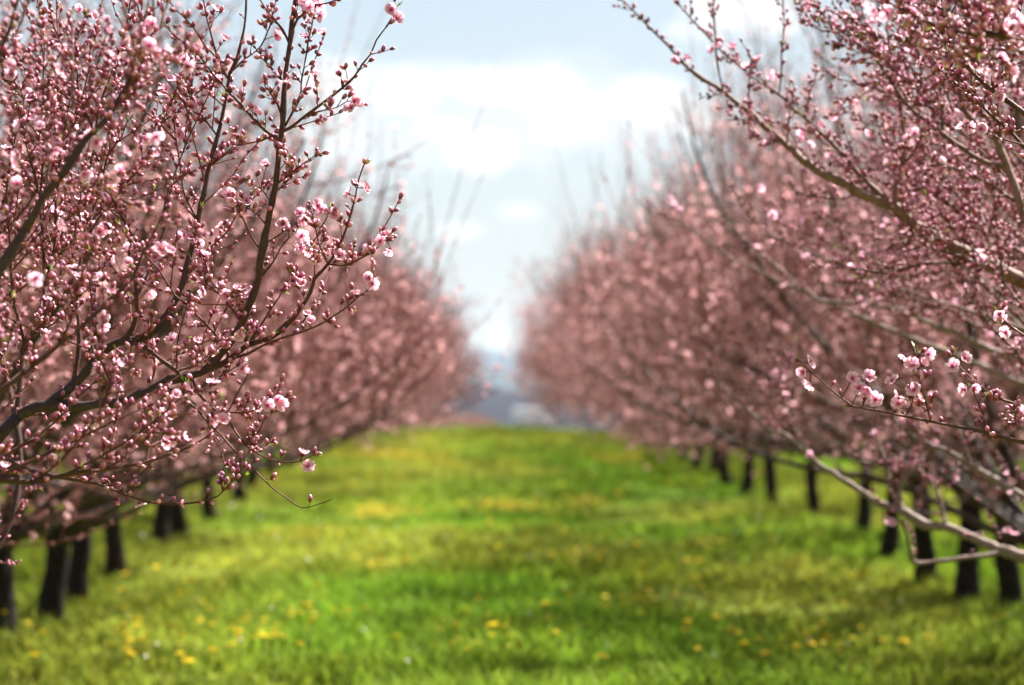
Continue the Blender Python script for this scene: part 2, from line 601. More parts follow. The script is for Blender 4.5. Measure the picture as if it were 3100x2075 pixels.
def build_dandelions():
    r = np.random.default_rng(33)
    meshes = [dandelion_mesh(k) for k in range(5)]
    whites = [dandelion_mesh(k + 50, True) for k in range(3)]
    spots = []
    for zx, zy in ((815, 1400), (705, 1480), (870, 1500), (825, 1490), (825, 1550), (735, 1310), (520, 1265), (1210, 1060), (1210, 1200),
                   (1465, 570), (1165, 640), (1940, 1140), (1890, 1410), (1680, 1520), (1500, 1520), (1580, 1520), (850, 1540), (720, 1490), (1820, 1560)):
        spots.append((zx / 2.023, 1300 + zy / 2.023))
    for zx, zy in ((935, 1310), (990, 1355), (925, 1420), (530, 1490), (1160, 1510), (150, 1380), (165, 1400), (130, 1410), (1390, 1240), (885, 1065),
                   (1180, 1080), (1220, 1085), (1140, 1070), (2105, 1300), (1740, 1510), (990, 1540), (1050, 1540), (1680, 1440), (2185, 1470),
                   (580, 690), (700, 520), (325, 690), (600, 700), (350, 685), (240, 440), (190, 450), (950, 1080), (1470, 1540)):
        spots.append((2000 + zx / 2.0236, 1300 + zy / 2.0236))
    for fx, fy in ((1130, 1556), (1085, 1558), (1150, 1540), (840, 1312), (875, 1325), (930, 1340), (1135, 1280), (755, 1195), (1045, 1188), (1110, 1178),
                   (1190, 1172), (1075, 1185), (1215, 1180), (1400, 1265), (1320, 1306), (1265, 1306), (700, 1440), (780, 1490), (1040, 1520), (900, 1545)):
        spots.append((fx * 1.3231, fy * 1.3231))
    pts = [ground_at(px, py) for px, py in spots]
    pts = [(x + r.uniform(-.02, .02), y) for x, y in pts]
    while len(pts) < 300:
        y = 12 + 36 * r.random() ** 1.2
        x = r.uniform(-3.0, 3.2)
        if vnoise(np.array(x), np.array(y * .45), 1.1, 77) > .55:
            pts.append((x, y))
    for i, (x, y) in enumerate(pts):
        o = make_obj('dandelion', meshes[i % 5])
        o.location = (x, y, float(ground_z(x, y)) + .015)
        o.rotation_euler = (r.uniform(-.25, .25), r.uniform(-.25, .25), r.uniform(0, 6.28))
        o.scale = (s_ := r.uniform(.95, 1.5), s_, r.uniform(.8, 1.2))
        tag(o, 'yellow dandelion open in the grass of the orchard alley', 'dandelion', 'yellow dandelions in the grass')
    k = 0
    while k < 60:
        y = 12 + 22 * r.random() ** 1.3
        x = r.uniform(-3.2, 3.3)
        o = make_obj('meadow_flower', whites[k % 3])
        o.location = (x, y, float(ground_z(x, y)) + .01)
        o.rotation_euler = (r.uniform(-.25, .25), r.uniform(-.25, .25), r.uniform(0, 6.28))
        s_ = r.uniform(.45, .8)
        o.scale = (s_, s_, 1.0)
        tag(o, 'small whitish flower standing in the grass of the orchard alley', 'flower', 'small pale flowers in the grass')
        k += 1
    # the yellow drifts far down the alley, too many to count
    g = Geo()
    n = 0
    Ps = []
    for cx_, cy_, rx, ry, m_ in ((880, 1050, 130, 12, 420), (1010, 1070, 90, 10, 160), (860, 1190, 90, 16, 160), (1150, 1180, 110, 12, 150), (1400, 1060, 90, 8, 160),
                                 (960, 1015, 60, 6, 120), (1480, 1050, 90, 8, 120), (1330, 1160, 60, 12, 60), (700, 1240, 90, 10, 40), (860, 1320, 60, 25, 22), (1330, 1300, 80, 25, 22), (700, 1430, 120, 40, 22), (1450, 1400, 100, 30, 22),
                                 (1150, 1490, 200, 60, 36), (1640, 1260, 80, 20, 18), (550, 1480, 120, 50, 26), (1850, 1500, 150, 50, 28), (1100, 1540, 90, 16, 24), (300, 1540, 60, 20, 14)):
        for _ in range(m_):
            px = (cx_ + rx * r.normal() * .5) * 1.3231
            py = (cy_ + ry * r.normal() * .5) * 1.3231
            x, y = ground_at(px, max(py, 1312))
            if y < 56:
                Ps.append((x, y, float(ground_z(x, y)) + r.uniform(.07, .14)))
    tv, tf, tcx = revolve([(.2, -.2), (1.0, .05), (.8, .3), (0, .38)], 8, [(.4, .32, .02), (.60, .46, .015), (.66, .52, .02), (.66, .52, .02)])
    Ps = np.array(Ps)
    inst(g, (tv, tf, tcx), Ps, np.array([0, 0, 1.0]) + .2 * rand_unit(len(Ps), r), r.uniform(.018, .028, len(Ps)), 0, None, r)
    tag(make_obj('wildflower_drift', g.build('wildflower_drift', M_DANDELION)), 'yellow wildflower drifts spread across the far part of the alley', 'wildflowers', kind='stuff')


build_dandelions()


# ------------------------------------------------------------------ far land beyond the orchard
def heightfield(name, xs, ys, zf, cf, mat, label, cat):
    X, Y = np.meshgrid(xs, ys)
    Z = zf(X, Y)
    nx, ny = len(xs), len(ys)
    i = np.arange(ny - 1)[:, None] * nx + np.arange(nx - 1)[None]
    Fc = np.stack([i, i + 1, i + nx + 1, i + nx], -1).reshape(-1, 4)
    g = Geo()
    g.add(np.stack([X, Y, Z], -1).reshape(-1, 3), Fc, cf(X, Y).reshape(-1, 3))
    return tag(make_obj(name, g.build(name, mat)), label, cat, kind='structure')


def ridge(X, Y, y0, wid, crest):
    return np.clip(1 - ((Y - y0) / wid) ** 2, 0, 1)


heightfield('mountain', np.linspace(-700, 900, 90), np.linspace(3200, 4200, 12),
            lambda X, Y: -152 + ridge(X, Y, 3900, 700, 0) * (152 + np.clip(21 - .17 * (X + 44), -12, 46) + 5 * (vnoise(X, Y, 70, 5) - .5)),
            lambda X, Y: np.broadcast_to(np.array([.028, .055, .078]), X.shape + (3,)), M_HILL,  # aerial blue of distance painted into the base colour
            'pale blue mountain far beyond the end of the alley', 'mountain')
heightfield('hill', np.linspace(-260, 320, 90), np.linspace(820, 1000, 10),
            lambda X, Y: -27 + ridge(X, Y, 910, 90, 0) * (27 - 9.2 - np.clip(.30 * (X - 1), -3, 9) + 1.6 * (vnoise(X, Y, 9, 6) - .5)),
            lambda X, Y: np.array([.013, .020, .034]) * (0.8 + .4 * vnoise(X, Y, 6, 9)[..., None]), M_HILL,  # forest tone with bluish distance haze painted in
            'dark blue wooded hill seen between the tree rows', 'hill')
heightfield('field', np.linspace(-32, 3.6, 60), np.linspace(112, 140, 14),
            lambda X, Y: -4.3 + np.clip(1 - ((Y - 126) / 14) ** 2, 0, 1) * (3.1 - np.clip((X + .8) * .42, 0, 3) + .2 * (vnoise(X, Y, 1.5, 8) - .5)),
            lambda X, Y: np.array([.055, .024, .017]) * (0.8 + .4 * vnoise(X, Y, .8, 10)[..., None]), M_HILL,
            'low mound of bare reddish brown earth beyond the grass', 'field')


def build_van():
    x0 = (1214 - 1130) / 5530.5 * 330
    y0 = 330.0
    z0 = float(ground_z(x0, y0))
    root = empty('parked_van', (x0, y0, z0), 0.0)
    root.scale = (1.2, 1.2, 1.4)
    tag(root, 'small white van parked far off, past the end of the right row', 'van')
    prof = [(-2.1, .35), (2.1, .35), (2.15, .9), (1.75, 1.05), (1.15, 1.82), (.9, 1.92), (-1.95, 1.92), (-2.12, 1.6)]
    g = Geo()
    V = []
    for yy, sc_ in ((-.84, .97), (-.78, 1.0), (.78, 1.0), (.84, .97)):
        for px, pz in prof:
            V.append((px * sc_, yy, .35 + (pz - .35) * sc_))
    n = len(prof)
    Fc = [(k * n + j, k * n + (j + 1) % n, (k + 1) * n + (j + 1) % n, (k + 1) * n + j) for k in range(3) for j in range(n)]
    for base in (0, 3 * n):
        Fc += [(base, base + 1, base + 2, base + 7), (base + 7, base + 2, base + 3, base + 6), (base + 6, base + 3, base + 4, base + 5)]
    g.add(V, Fc, (.90, .90, .91))
    make_obj('body', g.build('body', M_PAINT, False), root)
    for sy in (-1, 1):
        g = Geo()
        g.add([(.75, .86 * sy, 1.25), (1.45, .86 * sy, 1.25), (1.15, .85 * sy, 1.62), (.75, .85 * sy, 1.62)], [(0, 1, 2, 3)], (.03, .035, .04))
        make_obj('window', g.build('window', M_PAINT, False), root)
    for sx in (-1.35, 1.3):
        for sy in (-.8, .8):
            g = Geo()
            a = np.arange(18) * 2 * math.pi / 18
            V = [(sx + .32 * math.cos(t), sy + o_, .32 + .32 * math.sin(t)) for o_ in (-.09, .09) for t in a]
            V += [(sx, sy - .10, .32), (sx, sy + .10, .32)]
            Fc = [(k, (k + 1) % 18, 18 + (k + 1) % 18, 18 + k) for k in range(18)]
            Fc += [(k, (k + 1) % 18, 36, -1) for k in range(18)] + [(18 + k, 18 + (k + 1) % 18, 37, -1) for k in range(18)]
            g.add(V, Fc, (.02, .02, .02))
            make_obj('wheel', g.build('wheel', M_PAINT), root)


build_van()


# ------------------------------------------------------------------ peach trees of the rows
def trunk_geo(g, r, height=0.62, r0=0.085, lean=(0, 0), flare=1.38):
    zs = np.array([-.12, 0, .08, .2, .35, .5, height])
    x = np.interp(zs, [0, height], [0, lean[0]]) + r.uniform(-.012, .012, len(zs))
    y = np.interp(zs, [0, height], [0, lean[1]]) + r.uniform(-.012, .012, len(zs))
    rad = r0 * np.array([flare * 1.05, flare, 1.22, 1.06, 1.0, 1.03, .95])
    tubes(g, np.stack([x, y, zs], -1)[None], rad[None], 12, np.array([.017, .0115, .009]), 0, .07, r)  # dark bark, taken near black with crown shade put into the colour
    return np.array([x[-1], y[-1], height])


def grow_tree(seed, azimuths=None, dense=1.0, bud_step=0.025, low=True, under=(.60, .25)):
    """returns trunk mesh, crown mesh (limbs, shoots and buds) and blossom mesh"""
    r = np.random.default_rng(seed)
    gt, gc, gb = Geo(), Geo(), Geo()
    top = trunk_geo(gt, r, r.uniform(.5, .68), r.uniform(.062, .082), (r.uniform(-.11, .11), r.uniform(-.12, .12)))
    if azimuths is None:
        n = 6
        azimuths = np.arange(n) * 2 * math.pi / n + r.uniform(-.3, .3, n) + r.uniform(0, 6.28)
        azimuths = np.concatenate([azimuths, [r.uniform(-.4, .4), math.pi + r.uniform(-.4, .4)]])
    sec_p, sec_r = [], []
    sp0, sd, sl, sr, own = [], [], [], [], []
    nmain = len(azimuths)
    if low:
        azimuths = np.concatenate([azimuths, [r.uniform(-.8, -.3), r.uniform(.3, .8), r.uniform(-.25, .25), math.pi + r.uniform(-.8, -.3), math.pi + r.uniform(.3, .8), math.pi + r.uniform(-.25, .25)]])
    for ia, az in enumerate(azimuths):
        droop = ia >= nmain
        out = abs(math.cos(az))
        L = ((1.65 + 1.15 * out) if droop else (2.0 + .9 * out)) * r.uniform(.9, 1.1)
        el = math.radians((r.uniform(3, 17) if under[0] < .5 else r.uniform(15, 28)) if droop else r.uniform(22, 56))
        d = np.array([math.cos(az) * math.cos(el), math.sin(az) * math.cos(el), math.sin(el)])
        pts = [top + np.array([0, 0, -.10 if droop else -.06]), top + d * .10]
        npt = 11
        for k in range(npt):
            d = d + np.array([0, 0, (.02 if k < 7 else .14) if droop else .085]) + r.normal(size=3) * .075
            if droop:
                d[2] = min(max(d[2], .05), .42 if k < 7 else .8)
            elif abs(pts[-1][0]) > 2.0 or pts[-1][2] > 2.6:
                d = d * np.array([.8, 1, 1]) + np.array([0, 0, .16])
            d = d / np.linalg.norm(d)
            pts.append(pts[-1] + d * L / npt)
        pts = np.array(pts)
        rad = np.linspace(.024 if droop else .040, .0032 if droop else .0055, len(pts)) * r.uniform(.85, 1.15)
        pc, rc = catmull(pts, rad, .12)
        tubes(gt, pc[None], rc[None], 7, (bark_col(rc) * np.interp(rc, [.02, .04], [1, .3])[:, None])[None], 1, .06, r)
        # secondary branches
        ns = int(13 * dense)
        ts = np.linspace(.22, .97, ns) + r.uniform(-.03, .03, ns)
        for t in ts:
            i = int(np.clip(t * (len(pc) - 1), 1, len(pc) - 2))
            tang = norm(pc[i + 1] - pc[i - 1])
            side = norm(np.cross(tang, r.normal(size=3)))
            dd = norm(tang * .55 + side * .8 + np.array([0, 0, r.uniform(.0, .55) if r.random() < .8 else -.45]))
            L2 = r.uniform(.55, 1.15) * (1.15 - .45 * t)
            q = [pc[i]]
            for k in range(5):
                dd = norm(dd + np.array([0, 0, .10]) + r.normal(size=3) * .09)
                q.append(q[-1] + dd * L2 / 5)
            q = np.array(q)
            sec_p.append(q)
            r2 = min(rc[i] * .6, .009)
            sec_r.append(np.linspace(r2, .0022, 6))
            nsh = int(13 * dense)
            for k in range(nsh):
                tt = r.uniform(.1, 1.0)
                j = min(int(tt * 5), 4)
                a = q[j] + (q[j + 1] - q[j]) * (tt * 5 - j)
                tg = norm(q[j + 1] - q[j])
                dirn = norm(tg * .5 + norm(np.cross(tg, r.normal(size=3))) * .75 + np.array([0, 0, r.uniform(-.1, .75)]))
                sp0.append(a)
                sd.append(dirn)
                sl.append(r.uniform(.10, .48))
                sr.append(.0021)
                own.append(len(sec_p) - 1)
        # short spurs right on the limb, long whips near its end
        for k in range(int(16 * dense)):
            i = int(r.uniform(.2, 1) * (len(pc) - 2))
            tg = norm(pc[i + 1] - pc[i])
            sp0.append(pc[i])
            sd.append(norm(tg * .4 + norm(np.cross(tg, r.normal(size=3))) + np.array([0, 0, .3])))
            sl.append(r.uniform(.05, .3))
            sr.append(.0020)
            own.append(-1)
        for k in range(int(20 * dense)):
            i = int(r.uniform(.5, 1) * (len(pc) - 2))
            tg = norm(pc[i + 1] - pc[i])
            sp0.append(pc[i])
            sd.append(norm(tg * .45 + r.normal(size=3) * .22 + np.array([0, 0, .9])))
            sl.append(r.uniform(.5, 1.45))
            sr.append(.0034)
            own.append(-1)
    sec_p, sec_r = np.array(sec_p), np.array(sec_r)
    sp0, sd, sl, sr = map(np.array, (sp0, sd, sl, sr))
    tip = sp0 + sd * sl[:, None]
    e = (tip[:, 0] / 2.78) ** 2 + (tip[:, 1] / 2.4) ** 2 + ((tip[:, 2] - 1.2) / 2.5) ** 2
    keep = ((e < 1.0) | (r.random(len(e)) < .22)) & (tip[:, 2] > under[0] + under[1] * np.abs(tip[:, 0])) & (np.abs(tip[:, 0]) < 2.78)
    if not low:
        keep &= tip[:, 2] > .8
    et = (sec_p[:, -1, 0] / 2.8) ** 2 + ((sec_p[:, -1, 2] - 1.2) / 2.55) ** 2
    k2 = ((et < 1) | (r.random(len(et)) < .3)) & (sec_p[:, -1, 2] > under[0] + under[1] * np.abs(sec_p[:, -1, 0])) & (np.abs(sec_p[:, -1, 0]) < 2.7)
    own = np.array(own)
    keep &= (own < 0) | k2[np.maximum(own, 0)]
    sp0, sd, sl, sr = sp0[keep], sd[keep], sl[keep], sr[keep]
    sec_p, sec_r = sec_p[k2], sec_r[k2]
    tubes(gc, sec_p, sec_r, 5, bark_col(sec_r), 0, 0, r)
    bend = r.normal(size=(len(sp0), 3)) * .10 + np.array([0, 0, .12])
    SP = curve_tubes(sp0, sd, sl, bend, 4)
    tt = np.linspace(1, .35, 4)[None] * sr[:, None]
    mixc = r.uniform(0, 1, (len(sp0), 1, 1))
    tubes(gc, SP, tt, 3, np.broadcast_to(TWIG_C * (1 - mixc) + SHOOT_C * mixc, SP.shape), 0, 0, r)
    # buds and blossoms along shoots and secondary branches
    pos, ax, fprob = [], [], []
    for poly, ln in ((SP, sl), (sec_p, np.full(len(sec_p), .8))):
        m_, n = poly.shape[:2]
        cnt = np.maximum(1, (ln / bud_step).astype(int))
        idx = np.repeat(np.arange(m_), cnt)
        u = r.uniform(.08, 1.0, len(idx)) * (n - 1)
        i = np.minimum(u.astype(int), n - 2)
        f = (u - i)[:, None]
        p = poly[idx, i] * (1 - f) + poly[idx, i + 1] * f
        t = norm(poly[idx, i + 1] - poly[idx, i])
        fprob.append(np.where(r.random(m_) < .17, .36, .04)[idx])
        pos.append(p)
        ax.append(norm(t * .7 + norm(np.cross(t, r.normal(size=t.shape))) * .9 + np.array([0, 0, .2])))
    pos, ax, fprob = np.concatenate(pos), np.concatenate(ax), np.concatenate(fprob)
    # whips at the top carry few buds
    sparse = np.clip((pos[:, 2] - 2.4) / 1.2, 0, .86)
    k3 = r.random(len(pos)) > sparse
    pos, ax = pos[k3], ax[k3]
    isf = r.random(len(pos)) < fprob[k3]
    var = r.uniform(.75, 1.2, (len(pos), 1)) * np.array([1, 1, 1]) * (1 + r.uniform(-.1, .1, (len(pos), 3)))
    inst(gc, BUD_LOW, pos[~isf], ax[~isf], r.uniform(.010, .0165, (~isf).sum()), 1, var[~isf], r)
    inst(gb, FLOWER_LOW, pos[isf], norm(ax[isf] + np.array([0, -.1, .1])), r.uniform(.013, .019, isf.sum()), 0, var[isf] ** .4, r)
    return (gt.build('trunk', [M_TRUNK, M_WOOD]), gc.build('crown', [M_WOOD, M_BUD]), gb.build('blossoms', M_PETAL))


VARIANTS = [grow_tree(100 + k) for k in range(4)]
FAR_VARIANTS = [grow_tree(120 + k, None, 1.0, .026, True, (.38, .12)) for k in range(4)]
NEAR_VARIANTS = [grow_tree(140 + k, None, 1.35, 0.025, False) for k in range(3)]


def place_tree(v, x, y, rz, s, label, group):
    root = empty('peach_tree', (x, y, float(ground_z(x, y))), rz)
    root.scale = (s * (1.0 if y < 24 else 1.06), s, s * (1.15 if x > 0 else 1.06))
    tag(root, label, 'tree', group)
    t, c, b = NEAR_VARIANTS[v % 3] if y < 12.5 else (VARIANTS if y < (19 if x > 0 else 25) else FAR_VARIANTS)[v % 4]
    make_obj('trunk', t, root)
    cr = make_obj('crown', c, root)
    make_obj('blossoms', b, cr)
    return root


ORD = ['first', 'second', 'third', 'fourth', 'fifth', 'sixth', 'seventh', 'eighth', 'ninth', 'tenth', 'eleventh', 'twelfth']


def build_rows():
    r = np.random.default_rng(55)
    left = [(-2.98, 7.7), (-3.0, 9.7), (-2.95, 11.7), (-2.78, 13.8), (-2.82, 15.3), (-2.92, 16.9), (-3.0, 19.2), (-3.03, 21.9), (-3.06, 23.5), (-3.03, 25.8)]
    right = [(3.3, 11.3), (3.2, 13.3), (3.26, 15.2), (3.24, 16.5), (3.18, 17.7), (3.27, 20.0), (3.45, 22.6), (3.3, 25.0), (3.15, 27.3), (3.1, 29.6)]
    y = 28.2
    while y < 57:
        left.append((-3.03 + r.uniform(-.1, .1), y))
        y += r.uniform(2.1, 2.7)
    y = 32.0
    while y < 57:
        right.append((3.12 + r.uniform(-.12, .12), y))
        y += r.uniform(2.1, 2.7)
    for side, row in (('left', left), ('right', right)):
        seen = 0
        hid = 0
        for k, (x, y) in enumerate(row):
            if y < 13.4:
                lab = f'softly blurred pink peach tree in the {side} row, {ORD[hid]} one behind the sharp foreground branches'
                hid += 1
            elif y < 31:
                lab = f'blossoming peach tree of the {side} row on its {ORD[seen]} dark trunk from the front'
                seen += 1
            else:
                lab = f'blurred pink peach tree crowded into the far end of the {side} row'
            rz = (0 if side == 'left' else math.pi) + r.uniform(-.35, .35)
            place_tree((k * 5 + (3 if side == 'right' else 0)) % 6, x, y, rz, r.uniform(.98, 1.06) if y < 13 else r.uniform(.94, 1.05), lab,
                       f'peach trees of the {side} row')
    for side, sx in (('left', -1), ('right', 1)):
        y = 33.0
        while y < 62:
            place_tree(int(r.integers(6)), sx * (9.1 + r.uniform(-.2, .2)), y, r.uniform(0, 6.28), r.uniform(.92, 1.05),
                       f'peach tree of the second row, standing behind the trunks of the {side} row',
                       f'peach trees of the next row on the {side}')
            y += r.uniform(2.2, 2.9)


build_rows()

# ------------------------------------------------------------------ foreground trees, limb by limb
FLOWER_MESHES = []
for _t, _k in ((FLOWER_FINE, 0), (FLOWER_HALF, 1)):
    _g = Geo()
    _g.add(_t[0], _t[1], _t[2])
    FLOWER_MESHES.append(_g.build('blossom', M_PETAL))
_g = Geo()
_g.add(*BUD_FINE)
BUD_MESHES = []
for _k, _s in enumerate((1.0, .8, 1.15)):
    _g = Geo()
    _g.add(BUD_FINE[0], BUD_FINE[1], BUD_FINE[2] * np.array([1, .9 + .1 * _k, 1]) * _s)
    BUD_MESHES.append(_g.build('bud', M_BUD))


def proj(p):
    q = np.asarray(p) - EYE
    d = q @ FWD
    return CX + F_SRC * (q @ RGT) / d, CY - F_SRC * (q @ UPV) / d, d


def orient(o, pos, axis, size, r):
    z = Vector(axis).normalized()
    q = z.to_track_quat('Z', 'Y')
    o.rotation_mode = 'QUATERNION'
    o.rotation_quaternion = q @ Matrix.Rotation(r.uniform(0, 6.28), 3, 'Z').to_quaternion()
    o.location = pos
    o.scale = (size, size, size)


def foreground_tree(seed, trunk_xy, label, branches, flowers, outer, bark, n_single=100):
    """branches: name -> (parent, [(px,py)...], depth0, depth change, half width px start, end, spur density, shoot chance)"""
    r = np.random.default_rng(seed)
    tx, ty = trunk_xy
    root = empty('peach_tree', (tx, ty, float(ground_z(tx, ty))))
    tag(root, label, 'tree', 'peach trees nearest the viewer')
    base = np.array([tx, ty, float(ground_z(tx, ty))])
    t, c, b = grow_tree(seed, outer, .9, low=False)
    make_obj('trunk', t, root)
    cr = make_obj('crown', c, root)
    make_obj('blossoms', b, cr)
    fork = base + np.array([0, 0, .5])
    curves = {}
    groups = {}
    spur_p, spur_r, spur_c = [], [], []
    bp, ba, bs = [], [], []
    fp, fa = [], []
    lp, la = [], []
    for name, (parent, pts, d0, dd, w0, w1, dens, shoot) in branches.items():
        pts = np.array(pts, float)
        n = len(pts)
        seg = np.concatenate([[0], np.cumsum(np.hypot(*np.diff(pts, axis=0).T))])
        f = seg / seg[-1]
        if parent:
            pc, rc = curves[parent]
            qx, qy, qd = proj(pc)
            k = int(np.argmin((qx - pts[0, 0]) ** 2 + (qy - pts[0, 1]) ** 2))
            d0 = float(qd[k])
        d = d0 + dd * f + .03 * np.sin(f * 7 + seed + n) * f
        ctrl = P(pts[:, 0], pts[:, 1], d)
        rad = (w0 + (w1 - w0) * f ** .8) * d / F_SRC
        if parent:
            ctrl[0] = pc[k]
            rad[0] = min(rad[0], rc[k] * .9)
            grp = groups[parent]
        else:
            grp = name
            out = norm(ctrl[0] - ctrl[1])
            gap = np.linalg.norm(fork - ctrl[0])
            mid = ctrl[0] + out * gap * .35
            mid[2] = max(mid[2], .62)
            ctrl = np.concatenate([[fork, mid], ctrl])
            rad = np.concatenate([[max(rad[0] * 1.9, .024), rad[0] * 1.35], rad])
        pc, rc = catmull(ctrl, rad, .022)
        knot = np.zeros(len(rc))
        for kk in r.integers(0, len(rc), max(1, len(rc) // 14)):
            knot += .28 * np.exp(-.5 * ((np.arange(len(rc)) - kk) / .9) ** 2)
        rc = rc * (1 + .06 * r.normal(size=len(rc)) + np.minimum(knot, .35))
        pc = pc + r.normal(size=pc.shape) * np.minimum(rc * .10, .0012)[:, None]
        curves[name] = (pc, rc)
        groups[name] = grp
        # spurs and side shoots
        step = np.linalg.norm(np.diff(pc, axis=0), axis=1)
        length = step.sum()
        cs = np.concatenate([[0], np.cumsum(step)])
        cnt = int(length / .0125 * dens)
        for _ in range(cnt):
            s = r.uniform(.03, 1) * length
            i = int(np.clip(np.searchsorted(cs, s), 1, len(pc) - 1))
            p = pc[i]
            ra = rc[i]
            x_, y_, d_ = proj(p)
            if not (-350 < x_ < 3450 and -450 < y_ < 2075):
                if r.random() < .25:
                    continue
            tg = norm(pc[i] - pc[i - 1])
            perp = norm(np.cross(tg, r.normal(size=3)))
            if ra > .0065 and r.random() < .65:
                continue
            if r.random() < shoot:
                L = r.uniform(.07, .26)
            else:
                L = r.uniform(.004, .045) * r.uniform(.3, 1)
            if s > .8 * length:
                L *= .35
            dirn = norm(tg * r.uniform(.25, .8) + perp * .8 + np.array([0, 0, .25]))
            q0 = p + perp * ra * .6
            bend = r.normal(size=3) * .10 + np.array([0, 0, .15])
            tt = np.linspace(0, 1, 5)[:, None]
            path = q0 + L * (dirn * tt + bend * tt ** 2) + r.normal(size=(5, 3)) * L * .015
            path[0] = q0
            r0_ = min(.0022, .0012 + L * .006)
            spur_p.append(path)
            spur_r.append(np.linspace(r0_, r0_ * .55, 5))
            spur_c.append(grp)
            nb = 1 + int(L / .0135 * r.uniform(.6, 1.15))
            for q in range(nb):
                u = 1.0 if q == 0 else r.uniform(.15 if L < .06 else .25, 1)
                j = min(int(u * 4), 3)
                pp = path[j] + (path[j + 1] - path[j]) * (u * 4 - j)
                tg2 = norm(path[j + 1] - path[j])
                ax = norm(tg2 * .8 + norm(np.cross(tg2, r.normal(size=3))) * (.25 if q == 0 else .95) + np.array([0, 0, .12]))
                if r.random() < .034:
                    fp.append(pp + ax * .004)
                    fa.append(norm(ax + np.array([0, -.5, .15])))
                else:
                    bp.append(pp)
                    ba.append(ax)
                    bs.append(r.choice([r.uniform(.0140, .0195), r.uniform(.009, .0135)], p=[.78, .22]))
            if r.random() < .22 or (L > .09 and r.random() < .8):
                for _q in range(2):
                    lp.append(path[-1])
                    la.append(norm(norm(path[-1] - path[-2]) + r.normal(size=3) * .25))
        for _q in range(2):
            lp.append(pc[-1])
            la.append(norm(norm(pc[-1] - pc[-3]) + r.normal(size=3) * .2))
    # limb meshes: one part for each limb with the shoots that grow on it
    spur_p, spur_r, spur_c = np.array(spur_p), np.array(spur_r), np.array(spur_c)
    for grp in dict.fromkeys(groups.values()):
        g = Geo()
        for name, gname in groups.items():
            if gname == grp:
                pc, rc = curves[name]
                tubes(g, pc[None], rc[None], 9 if rc.max() > .006 else 6, bark_col(rc, bark)[None], 0, .09, r)
        k = spur_c == grp
        cmix = r.uniform(0, 1, (int(k.sum()), 1, 1))
        tubes(g, spur_p[k], spur_r[k], 5, np.broadcast_to(TWIG_C * (1 - cmix) + SHOOT_C * cmix, spur_p[k].shape), 0, 0, r)
        o = make_obj('limb', g.build('limb', M_WOOD), root)
        o.location = -base
    # open blossoms read from the photograph, each a part of its own
    allp = np.concatenate([c_[0] for c_ in curves.values()])
    ax_, ay_, ad_ = proj(allp)
    for px, py, kind in flowers:
        k = int(np.argmin((ax_ - px) ** 2 + (ay_ - py) ** 2))
        p = P(px, py, float(ad_[k]) - .006)
        away = norm(p - allp[k] + 1e-4)
        axis = norm(away * .7 + np.array([0, -.45, .12]) + r.normal(size=3) * .42)
        o = make_obj('blossom', FLOWER_MESHES[kind], root)
        orient(o, tuple(p - base), axis, r.uniform(.0145, .0175), r)
        if np.linalg.norm(p - allp[k]) > .012:                   # its short stalk
            spath = np.linspace(allp[k], p - axis * .002, 4)[None]
            g = Geo()
            tubes(g, spath, np.full((1, 4), .0013), 5, TWIG_C, 0, 0, r)
            so = make_obj('stalk', g.build('stalk', M_WOOD), root)
            so.location = -base
    bp, ba, bs = np.array(bp), np.array(ba), np.array(bs)
    x_, y_, d_ = proj(bp)
    score = np.abs(d_ - 5.4) + 50 * ((x_ < 0) | (x_ > 3100) | (y_ < 0) | (y_ > 2075))
    order = np.argsort(score)
    single, rest = order[:n_single], order[n_single:]
    for k in single:
        o = make_obj('bud', BUD_MESHES[int(r.integers(3))], root)
        orient(o, tuple(bp[k] - base), tuple(ba[k]), float(bs[k]), r)
    g = Geo()
    var = r.uniform(.7, 1.2, (len(rest), 1)) * (1 + r.uniform(-.12, .12, (len(rest), 3)))
    inst(g, BUD_FINE, bp[rest] - base, ba[rest], bs[rest], 0, var, r)
    tag(make_obj('buds', g.build('buds', M_BUD), root), kind='stuff')
    if fp:
        g = Geo()
        fp, fa = np.array(fp), np.array(fa)
        half = r.random(len(fp)) < .65
        inst(g, FLOWER_FINE, fp[~half] - base, fa[~half], r.uniform(.013, .017, (~half).sum()), 0, None, r)
        inst(g, FLOWER_HALF, fp[half] - base, fa[half], r.uniform(.012, .016, half.sum()), 0, None, r)
        tag(make_obj('blossoms', g.build('blossoms', M_PETAL), root), kind='stuff')
    g = Geo()
    lp, la = np.array(lp), np.array(la)
    inst(g, LEAF, lp - base, la, r.uniform(.010, .022, len(lp)), 0, None, r)
    tag(make_obj('leaf_tips', g.build('leaf_tips', M_LEAF), root), kind='stuff')
    return root


PI = math.pi
AWAY_LEFT = [PI * .62, PI * .82, PI, PI * 1.2, PI * 1.4]
AWAY_RIGHT = [-PI * .36, -PI * .16, .05, PI * .18, PI * .38]

